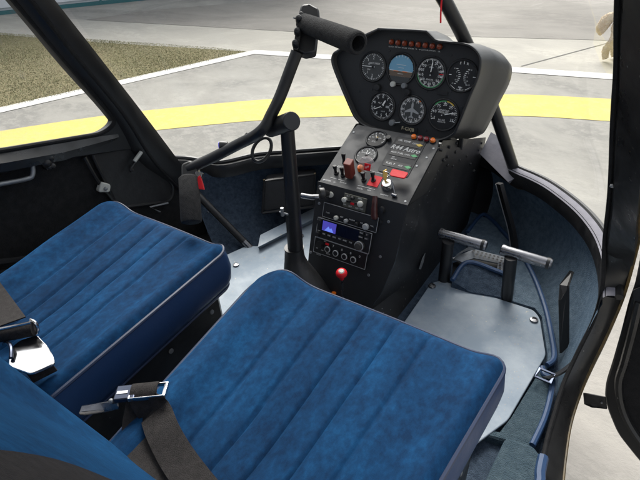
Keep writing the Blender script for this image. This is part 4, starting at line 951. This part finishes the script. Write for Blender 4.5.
# placard with display rows
b = MB(); b.prism(rounded([FA.p(.008, -.012, .0003), FA.p(.093, -.012, .0003), FA.p(.093, .112, .0003), FA.p(.008, .112, .0003)], .008, 4), FA.N*.0012); pl_ = b.build('placard', 'panel', K, 0)
b = MB()
for y0, y1 in ((.083, .108), (.046, .066), (.008, .028)): b.fbox(FA, .014, y0, .088, y1, .0015, .0024)
b.build('placard_window', 'dial', pl_, 0, bevel=.0008)
b = MB()
for dx_, dy_ in ((0, 0), (.0007, 0), (.0003, .0005), (-.0004, -.0003)): b.text('R44 Astro', FA.mat(.050+dx_, .0735+dy_, .0018, 0, .0195, .25))
b.build('lettering', 'white', pl_, 0)
b = MB()
for s, a, bb, z in (('OIL TEMP', .036, .098, .0085), ('GOV', .067, .096, .007), ('AUX FUEL', .034, .056, .008), ('MAIN', .062, .056, .006), ('FUEL P', .032, .018, .0085), ('ALT', .060, .018, .007), ('100', .03, .04, .005), ('ENGINE', .034, .034, .0045)): b.text(s, FA.mat(a, bb, .0027, 0, z))
b.build('small_lettering', 'white', pl_, 0)
for a, bb, m_ in ((.080, .094, 'yellow'), (.081, .057, 'green'), (.081, .018, 'green')):
    b = MB(); b.prism([FA.p(a-.010, bb, .0026), FA.p(a, bb-.005, .0026), FA.p(a+.010, bb, .0026), FA.p(a, bb+.005, .0026)], FA.N*.0004); b.build('mark', m_, pl_, 0)
# switches
def toggle(f, a, bb, tilt=.5, m_='dial', L=.020):
    b = MB(); b.lathe(f, a, bb, [(.007, 0), (.0065, .004), (.004, .005), (.004, .008)], 12); so = b.build('toggle_switch', 'blacks', K)
    b = MB(); p = f.p(a, bb, .006); b.tube([p, p + f.N*L*.9 + f.Y*L*tilt*.6, p + f.N*L + f.Y*L*tilt*.75], [.0032, .0058, .0052], 10); b.build('lever', m_, so)
toggle(FA, -.092, -.010, .5); toggle(FA, -.096, -.050, .3); toggle(FA, -.074, -.052, .4); toggle(FA, -.012, -.050, .3); toggle(FA, .013, -.044, .4)
b = MB(); b.fbox(FA, .002, -.062, .032, -.028, .0003, .0012); b.build('switch_label', 'red', K, 0)
b = MB(); p = FA.p(-.052, -.048, .004); ax_ = (FA.N + FA.Y*.25).normalized(); f = Fr(p, FA.Y, FA.X)
b.prism(rounded([p + FA.X*-.011 + FA.Y*.010, p + FA.X*.011 + FA.Y*.010, p + FA.X*.011 - FA.Y*.012, p + FA.X*-.011 - FA.Y*.012], .003, 2), ax_*.045); b.build('switch_guard', 'guard', K, 0, bevel=.002)
b = MB(); b.lathe(FA, -.036, -.020, [(.0095, 0), (.009, .007), (.007, .012), (0, .0145)], 16); b.build('warning_light', 'amber', K)
b = MB(); c = FA.p(-.020, -.012, .018); f = Fr(c, (0, .3, 1)); b.lathe(f, 0, 0, [(0, .008), (.018, .008), (.020, .006), (.020, -.006), (.018, -.008), (0, -.008)], 28); kn = b.build('knob', 'clear', K, 40)
b = MB(); b.fbox(f, .0, -.014, .018, .004, .0085, .0105); kl = b.build('label_flag', 'red', kn, 0, bevel=.002)
b = MB(); b.text('OFF', f.mat(.009, -.005, .0112, .5, .007)); b.build('lettering', 'white', kn, 0)
b = MB()
for a0, a1, bb in ((-.105, -.085, -.068), (-.08, -.06, -.068), (-.02, .03, -.070), (-.045, .045, -.018), (-.115, -.07, -.030)): b.fbox(FA, a0, bb, a1, bb+.0009, .0003, .0007)
for s, a, bb, z in (('MASTER', -.108, -.079, .006), ('ALT', -.085, -.079, .005), ('STROBE', -.01, -.078, .005), ('NAV', .016, -.076, .005), ('CLUTCH', -.062, -.074, .005), ('IGNITION', .060, -.078, .005), ('LIGHTS', -.095, -.026, .005)): b.text(s, FA.mat(a, bb, .0006, 0, z))
b.build('panel_lettering', 'white', K, 0)
b = MB()
for a, bb in ((-.118, -.080), (.118, -.080), (.118, .095), (-.118, .095), (.113, .062), (.10, .03)): 
    b = MB(); b.lathe(FA, a, bb, [(.0035, 0), (.003, .0012), (0, .0015)], 8); b.build('panel_screw', 'alu', K)
# ignition lock belongs to the console; the key and its tag can be pulled out
LK = FA.p(.056, -.050, 0)
b = MB(); b.lathe(FA, .056, -.050, [(.016, 0), (.0155, .006), (.012, .010), (.0115, .014), (0, .0145)], 24); b.build('ignition_lock', 'chrome', K, 40)
KEY = thing('ignition_key', 'brass ignition key in its lock with a red tag on a ring', 'key', LK)
b = MB(); p = FA.p(.050, -.046, .014); d = (FA.N*.9 + FA.Y*.45 - FA.X*.10).normalized(); sx = FA.X*.35+FA.Y*.6
b.prism([p - sx*.004, p + sx*.004, p + sx*.006 + d*.008, p + sx*.010 + d*.016, p + sx*.008 + d*.030, p - sx*.008 + d*.030, p - sx*.010 + d*.016, p - sx*.006 + d*.008], sx.cross(d).normalized()*.0025); b.build('key_blade', mat('brass', (.62, .44, .13), .35, .7), KEY, 0, bevel=.0006)
c = FA.p(.052, -.036, .030); b = MB(); b.tube([c + FA.X*.010*math.cos(t) + FA.N*.010*math.sin(t) for t in [k*.3927 for k in range(17)]], .0010, 6, False); b.build('key_ring', 'chrome', KEY)
b = MB(); tg = [FA.p(.058, -.036, .024), FA.p(.100, -.036, .026), FA.p(.100, -.012, .020), FA.p(.056, -.012, .022)]; b.prism(rounded(tg, .006, 4), FA.N*.004); b.build('key_tag', 'red', KEY, 0, bevel=.0012)
b = MB(); b.tube(catmull([FA.p(.066, -.042, .018), FA.p(.078, -.058, .010), FA.p(.086, -.070, .004)], 4), .0016, 6); b.tube([FA.p(.080, -.074, .006), FA.p(.092, -.074, .004)], .004, 8); b.build('spare_key', 'steel', KEY)

# front face with radio stack ----------------------------
f0 = [(-.129, .168), (.131, .168), (.126, .02), (.105, -.08), (.075, -.145), (-.125, -.145), (-.128, .0)]
b = MB(); b.prism([FB.p(a, bb, 0) for a, bb in f0], -FB.N*.004); b.build('radio_panel', 'panel', K, 0, bevel=.001)
b = MB(); b.fbox(FB, -.042, .121, .024, .157, .0002, .004); vp_ = b.build('vent_plate', mat('olive_plate', (.085, .085, .07), .5), K, 0, bevel=.001)
for a, bb, r_, m_ in ((-.037, .1405, .007, 'latchw'), (.009, .141, .0075, 'latchw'), (-.015, .150, .005, 'dial')):
    b = MB(); b.lathe(FB, a, bb, [(r_, 0), (r_, .007), (r_*.7, .009), (0, .0095)], 14, .004); b.build('knob', m_, vp_)
b = MB(); b.fbox(FB, -.034, .137, -.020, .142, .004, .010); b.fbox(FB, -.006, .137, .007, .142, .004, .010); b.build('slider', 'dial', vp_, 0, bevel=.001)
b = MB(); b.fbox(FB, -.020, .132, -.009, .138, .004, .006); b.build('red_button', 'red', vp_, 0, bevel=.001)
b = MB()
for s, a, bb in (('ON', -.036, .128), ('ADF', -.020, .127), ('OFF', .000, .127), ('TEST', .013, .128), ('ELT', -.03, .152), ('ARM', .004, .153)): b.text(s, FB.mat(a, bb, .0045, 0, .0055))
b.build('lettering', 'white', vp_, 0)
b = MB(); b.tube([FB.p(-.090, .140, .004), FB.p(-.105, .134, .030), FB.p(-.118, .131, .035), FB.p(-.150, .128, .036)], .0072, 12); b.build('heater_rod', 'steel', K)
b = MB(); p = FB.p(-.098, .144, .022); f = Fr(p, (0, .25, 1), (.8, -.6, 0)); b.lathe(f, 0, 0, [(0, .010), (.014, .009), (.016, .006), (.016, -.004), (.010, -.008), (.006, -.02)], 20); b.build('heater_knob', 'blacks', K, 40)
b = MB(); b.lathe(FB, -.083, .142, [(.008, 0), (.0075, .005), (0, .006)], 14); b.build('knob', 'latchw', K)
b = MB(); b.tube(catmull([FB.p(.048, .172, .012), FB.p(.051, .155, .014), FB.p(.053, .135, .013), FB.p(.056, .115, .010)], 4), [.006]*3+[.007]*4+[.008]*3+[.009]*2+[.007], 12, flat=1.); b.build('lever', 'wood', K)
b = MB(); b.lathe(FB, .068, .140, [(.009, 0), (.008, .010), (0, .011)], 12); b.lathe(FB, .070, .108, [(.006, 0), (.005, .004), (0, .005)], 12); b.build('knob', 'blacks', K)
# audio strip
def unit(name, a0, b0, a1, b1, h=.010):
    b = MB(); b.fbox(FB, a0, b0, a1, b1, .0002, h); o = b.build(name, 'dial', K, 0, bevel=.0015)
    b = MB(); e = .0012
    b.ring([FB.p(a0, b0, h), FB.p(a1, b0, h), FB.p(a1, b1, h), FB.p(a0, b1, h)], [FB.p(a0+e, b0+e, h), FB.p(a1-e, b0+e, h), FB.p(a1-e, b1-e, h), FB.p(a0+e, b1-e, h)], FB.N*.0006); b.build('bezel_edge', 'grey', o, 0); return o
u0 = unit('audio_panel', -.096, .080, .066, .120, .008)
b = MB(); b.fbox(FB, -.094, .098, .064, .1185, .008, .0088); b.build('blank_plate', 'panel', u0, 0)
for a, r_, m_ in ((-.052, .006, 'latchw'), (-.022, .0055, 'grey'), (.010, .0055, 'dial'), (.036, .0085, 'grey')):
    b = MB(); b.lathe(FB, a, .0885, [(r_, 0), (r_, .006), (r_*.75, .008), (0, .0085)], 14, .008); b.build('knob', m_, u0)
b = MB()
for s, a in (('COM', -.08), ('ADF', -.037), ('PHONE', -.006), ('ICS', .022), ('VOL', .052)): b.text(s, FB.mat(a, .0945, .0092, 0, .005))
b.build('lettering', 'white', u0, 0)
# navigation radio with blue display
u1 = unit('radio', -.106, .021, .058, .077, .012)
b = MB(); b.fbox(FB, -.090, .044, .022, .0735, .012, .0132); dp_ = b.build('display', 'lcd', u1, 0)
b = MB(); b.fbox(FB, -.088, .0455, -.046, .072, .0132, .0136); b.build('display_glow', 'lcdon', u1, 0)
b = MB(); b.prism([FB.p(-.080, .0465, .0137), FB.p(-.052, .0465, .0137), FB.p(-.060, .058, .0137), FB.p(-.064, .054, .0137), FB.p(-.069, .060, .0137)], FB.N*.0003); b.build('display_image', 'lcdpk', u1, 0)
b = MB()
for a in (.029, .045):
    for bb in (.0705, .0595):
        b = MB(); b.fbox(FB, a-.006, bb-.0035, a+.006, bb+.0035, .012, .015); b.build('push_button', 'panel2', u1, 0, bevel=.0008)
for k in range(6):
    b = MB(); b.fbox(FB, -.086+k*.0165, .0335, -.074+k*.0165, .0395, .012, .0145); b.build('push_button', 'panel2', u1, 0, bevel=.0008)
b = MB(); b.lathe(FB, .030, .036, [(.013, 0), (.0125, .008), (.009, .009), (.0085, .016), (0, .0165)], 22, .012); b.build('knob', 'shell', u1, 40)
b = MB(); b.lathe(FB, .030, .036, [(.0132, .0075), (.0128, .0088), (.0115, .0092), (.0105, .0088)], 22, .012); b.build('knob_ring', 'grey', u1, 40)
for a, bb in ((-.097, .066), (-.098, .031)):
    b = MB(); b.lathe(FB, a, bb, [(.0062, 0), (.006, .009), (0, .0095)], 14, .012); b.build('knob', 'blacks', u1)
b = MB()
for s, a, bb, z in (('NAVCOM', -.083, .0755, .004), ('GPS 430', .008, .0755, .004), ('CRSR', .012, .0285, .004)): pass
for k, s in enumerate(('CDI', 'OBS', 'MSG', 'FPL', 'PROC', 'CLR')): b.text(s, FB.mat(-.080+k*.0165, .0365, .0148, 0, .0048))
for s, a, bb in (('RNG', .029, .0705), ('D', .045, .0705), ('MENU', .029, .0595), ('ENT', .045, .0595)): b.text(s, FB.mat(a, bb, .0153, 0, .0042))
b.text('COM', FB.mat(-.096, .0745, .0128, 0, .004)); b.text('NAV', FB.mat(-.097, .0405, .0128, 0, .004)); b.build('lettering', 'white', u1, 0)
# transponder
u2 = unit('transponder', -.108, -.024, .054, .020, .010)
for a, bb, r_ in ((-.060, -.001, .0085), (-.034, -.004, .0085), (-.007, -.005, .0085), (.020, -.005, .0085)):
    b = MB(); b.lathe(FB, a, bb, [(r_, 0), (r_, .008), (r_*.9, .009), (0, .0095)], 18, .010); kk = b.build('knob', 'dial', u2, 40)
    b = MB(); b.lathe(FB, a, bb, [(r_*1.05, .0085), (r_*.95, .0100), (r_*.75, .0100)], 18, .010); b.build('knob_ring', 'grey', u2, 40)
b = MB(); b.lathe(FB, -.088, .004, [(.010, 0), (.009, .010), (0, .0105)], 14, .010); b.build('knob', 'blacks', u2)
b = MB(); b.fbox(FB, -.072, .008, -.062, .013, .010, .0125); b.build('ident_light', 'red', u2, 0)
b = MB()
for s, a, bb, z in (('7', -.048, .010, .009), ('0', -.021, .008, .009), ('0', .006, .007, .009), ('0', .033, .006, .009), ('SBY', -.097, -.010, .0045), ('ON', -.080, -.012, .0045), ('ALT', -.075, .016, .0045), ('IDENT', -.060, -.016, .0045)): b.text(s, FB.mat(a, bb, .0105, 0, z))
b.build('lettering', 'white', u2, 0)
b = MB(); b.text('XPDR', FB.mat(-.095, -.031, .0006, 0, .006))
b.build('panel_lettering', 'white', K, 0)
b = MB()
for a, bb in ((-.121, -.033), (.062, -.039), (-.115, .11), (.09, .115), (.085, .02), (-.12, .155)): 
    b = MB(); b.lathe(FB, a, bb, [(.0042, 0), (.0035, .0018), (0, .002)], 10); b.build('panel_screw', 'alu', K)

# side skins, neck below the head and keel tunnel
topA = FA.p(.1285, .125); topB = FA.p(.1285, -.089)
sk_ = [FA.p(.1295, .128, -.002), FA.p(.1295, -.090, -.002), FB.p(.1315, .166, -.002), FB.p(.127, .02, -.002), FB.p(.106, -.08, -.002), FB.p(.077, -.143, -.002)]
b = MB()
fr_ = sk_ + [V((.12, .235, .055)), V((.16, .262, .022)), V((.196, .300, 0))]
bk_ = [V((.207, .93, .29)), V((.205, .93, .28)), V((.203, .93, .26)), V((.202, .93, .22)), V((.201, .93, .17)), V((.20, .93, .12)), V((.20, .92, .08)), V((.20, .90, .04)), V((.20, .88, 0))]
bk_[0] = V((.205, .93, .31))
# starboard skin: blends from the flared front edges to a plane
rows = []
for k in range(25):
    t = k/24; row = []
    for i, p in enumerate(fr_):
        q = bk_[i]; r_ = p.lerp(q, t); ease = 1-(1-min(t*2.2, 1))**2
        r_.x = p.x + (q.x-p.x)*ease; row.append(r_)
    rows.append(row)
b.loft(rows); b.build('side_panel', 'skin', K, 30)
b = MB(); fl_ = [FA.p(-.1285, .128, -.002), FA.p(-.1285, -.09, -.002), FB.p(-.130, .166, -.002), FB.p(-.128, .0, -.002), FB.p(-.126, -.143, -.002), V((-.10, .25, 0))]
b.loft([fl_, [V((-.07, .80, p.z*.85)) for p in fl_]]); b.build('side_panel', 'skin', K, 30)
# neck block under the hood
b = MB(); b.prism([V((-.05, .605, .41)), V((.200, .605, .41)), V((.205, .72, .40)), V((-.04, .70, .40))], (0, .01, .06)); b.build('neck', 'shell', K, 0, bevel=.006)
b = MB()
for u, v in ((441, 150), (447, 157), (455, 152), (459, 160), (452, 166), (461, 148), (466, 156), (470, 164), (447, 165), (478, 150), (474, 171), (481, 143), (443, 160), (466, 141), (456, 143), (449, 147)):
    c = at(u, v, x=.204); f = Fr(c, (0, 0, 1), (0, 1, 0)); b = MB(); b.lathe(f, 0, 0, [(.0042, -.003), (.004, .003), (.0025, .0045), (0, .0045)], 10); b.build('skin_bolt', 'dial', K)
b = MB(); c = at(463, 139, x=.21); b.box(c - V((.006, .022, .018)), c + V((.008, .022, .012))); b.build('neck_bracket', 'blacks', K, 0, bevel=.003)
b = MB(); c = at(422, 262, x=.203); f = Fr(c, (0, .5, .8), (0, .8, -.5)); b.prism([f.p(-.010, -.02), f.p(.006, -.022), f.p(.012, .0), f.p(.004, .026), f.p(-.008, .01)], (.001, 0, 0)); b.build('scuff_plate', 'alu', K, 0)
# tunnel between the seats, ahead of the seat bases
tz = .072
tt_ = [V((-.115, .30, tz)), V((.130, .285, tz)), V((.122, .252, tz)), V((.095, .210, tz)), V((.07, .10, tz)), V((.02, .0, tz)), V((-.06, .0, tz))]
b = MB(); b.prism(tt_, (0, 0, -tz+.001)); tn = b.build('keel_tunnel', 'panel2', K, 0, bevel=.004)
b = MB(); f = Fr((.03, .243, tz+.0005), (0, 1, 0)); b.fbox(f, -.018, -.010, .020, .012, 0, .0015); lbl = b.build('placard', 'grey', tn, 0)
b = MB(); c = at(333.5, 296.5, z=tz+.004); b.tube([c, c+V((.0, .002, .012))], .007, 12); b.build('red_cap', 'amber', tn)
b = MB()
for u, v in ((347, 297.5), (341, 299), (326, 291)):
    b = MB(); b.lathe(Fr(at(u, v, z=tz), (0, 1, 0)), 0, 0, [(.005, 0), (.0045, .002), (0, .0025)], 10); b.build('panel_screw', 'alu', tn)
# red mixture control
MX = thing('mixture_control', 'red topped push-pull control on a thin steel rod before the radio stack', 'control knob', (.09, .22, tz))
m0, m1 = at(343, 304, z=tz), at(341.5, 273, y=.195)
b = MB(); b.tube([m0, m1], .0030, 10); b.build('rod', 'steel', MX)
ax_ = (m1-m0).normalized()
b = MB(); b.tube([m1 - ax_*.026, m1 - ax_*.014, m1 - ax_*.010, m1 - ax_*.004, m1, m1 + ax_*.004, m1+ax_*.008], [.0055, .0064, .010, .0140, .0143, .0128, .0078], 22); b.build('knob', 'red', MX, 40)
b = MB(); b.tube([m1 + ax_*.0075, m1 + ax_*.010], [.0080, .005], 16); b.build('knob_cap', 'latchw', MX)

# ================================================================== PEDALS
def pedal(label, u0, v0, u1, v1, pu, pv, fu, fv):
    t = thing('rudder_pedal', label, 'pedal', at(fu, fv, z=.02), 'foot pedals on the starboard side')
    A_, B_ = at(u0, v0, z=.182), at(u1, v1, z=.182); d = (B_-A_).normalized(); L = (B_-A_).length
    b = MB(); b.tube([A_, A_+d*.002, A_+d*(L-.004), B_], [.0125, .0145, .0145, .0125], 18); b.build('foot_bar', 'steel', t, 40)
    for s in (.06, .93):
        b = MB(); b.tube([A_+d*(L*s-.004), A_+d*(L*s+.004)], .0158, 18); b.build('end_ring', 'steel' if s < .5 else 'blacks', t, 40)
    top = at(pu, pv, z=.175); bot = at(fu, fv, z=.015)
    b = MB(); b.tube([top, top.lerp(bot, .5), bot], [.0165, .0165, .0165], 16); b.build('post', 'blacks', t)
    b = MB(); b.tube([A_+d*(L*.10), A_+d*(L*.10)+V((.002, .02, -.02))], .008, 10); b.build('stop_bracket', 'alu', t)
    return t
pedal('steel foot pedal bar on a black post closest to the console side', 439, 233, 486.5, 246, 448.5, 241, 443.5, 282)
pedal('steel foot pedal bar on a black post closest to the starboard carpet wall', 501, 249.5, 552, 264.5, 511, 257, 506.5, 300)

# ================================================================== LIGHT
w = bpy.data.worlds.new('World'); SC.world = w; w.use_nodes = True; nt = w.node_tree
sk = nt.nodes.new('ShaderNodeTexSky'); sk.sky_type = 'NISHITA'; sk.sun_disc = False
SE, SR = rad(50), rad(-35)
sk.sun_elevation = SE; sk.sun_rotation = SR; sk.dust_density = 6; sk.air_density = 1.; sk.ozone_density = 1.
hs = nt.nodes.new('ShaderNodeHueSaturation'); hs.inputs['Saturation'].default_value = .30; hs.inputs['Value'].default_value = 1.
nt.links.new(sk.outputs[0], hs.inputs['Color']); bg = nt.nodes['Background']; nt.links.new(hs.outputs[0], bg.inputs['Color']); bg.inputs['Strength'].default_value = .15
sd = bpy.data.lights.new('sun', 'SUN'); sd.energy = .7; sd.angle = rad(35); sd.color = (1, .95, .88)
so = bpy.data.objects.new('sun', sd); COL.objects.link(so)
# direction towards the sun, same azimuth as the sky's sun_rotation
dv = V((math.sin(SR)*math.cos(SE), math.cos(SR)*math.cos(SE), math.sin(SE)))
so.rotation_euler = dv.to_track_quat('Z', 'Y').to_euler()
SC.view_settings.view_transform = 'Standard'; SC.view_settings.look = 'None'; SC.view_settings.exposure = 1.15; SC.view_settings.gamma = 1
SC.view_settings.use_curve_mapping = False
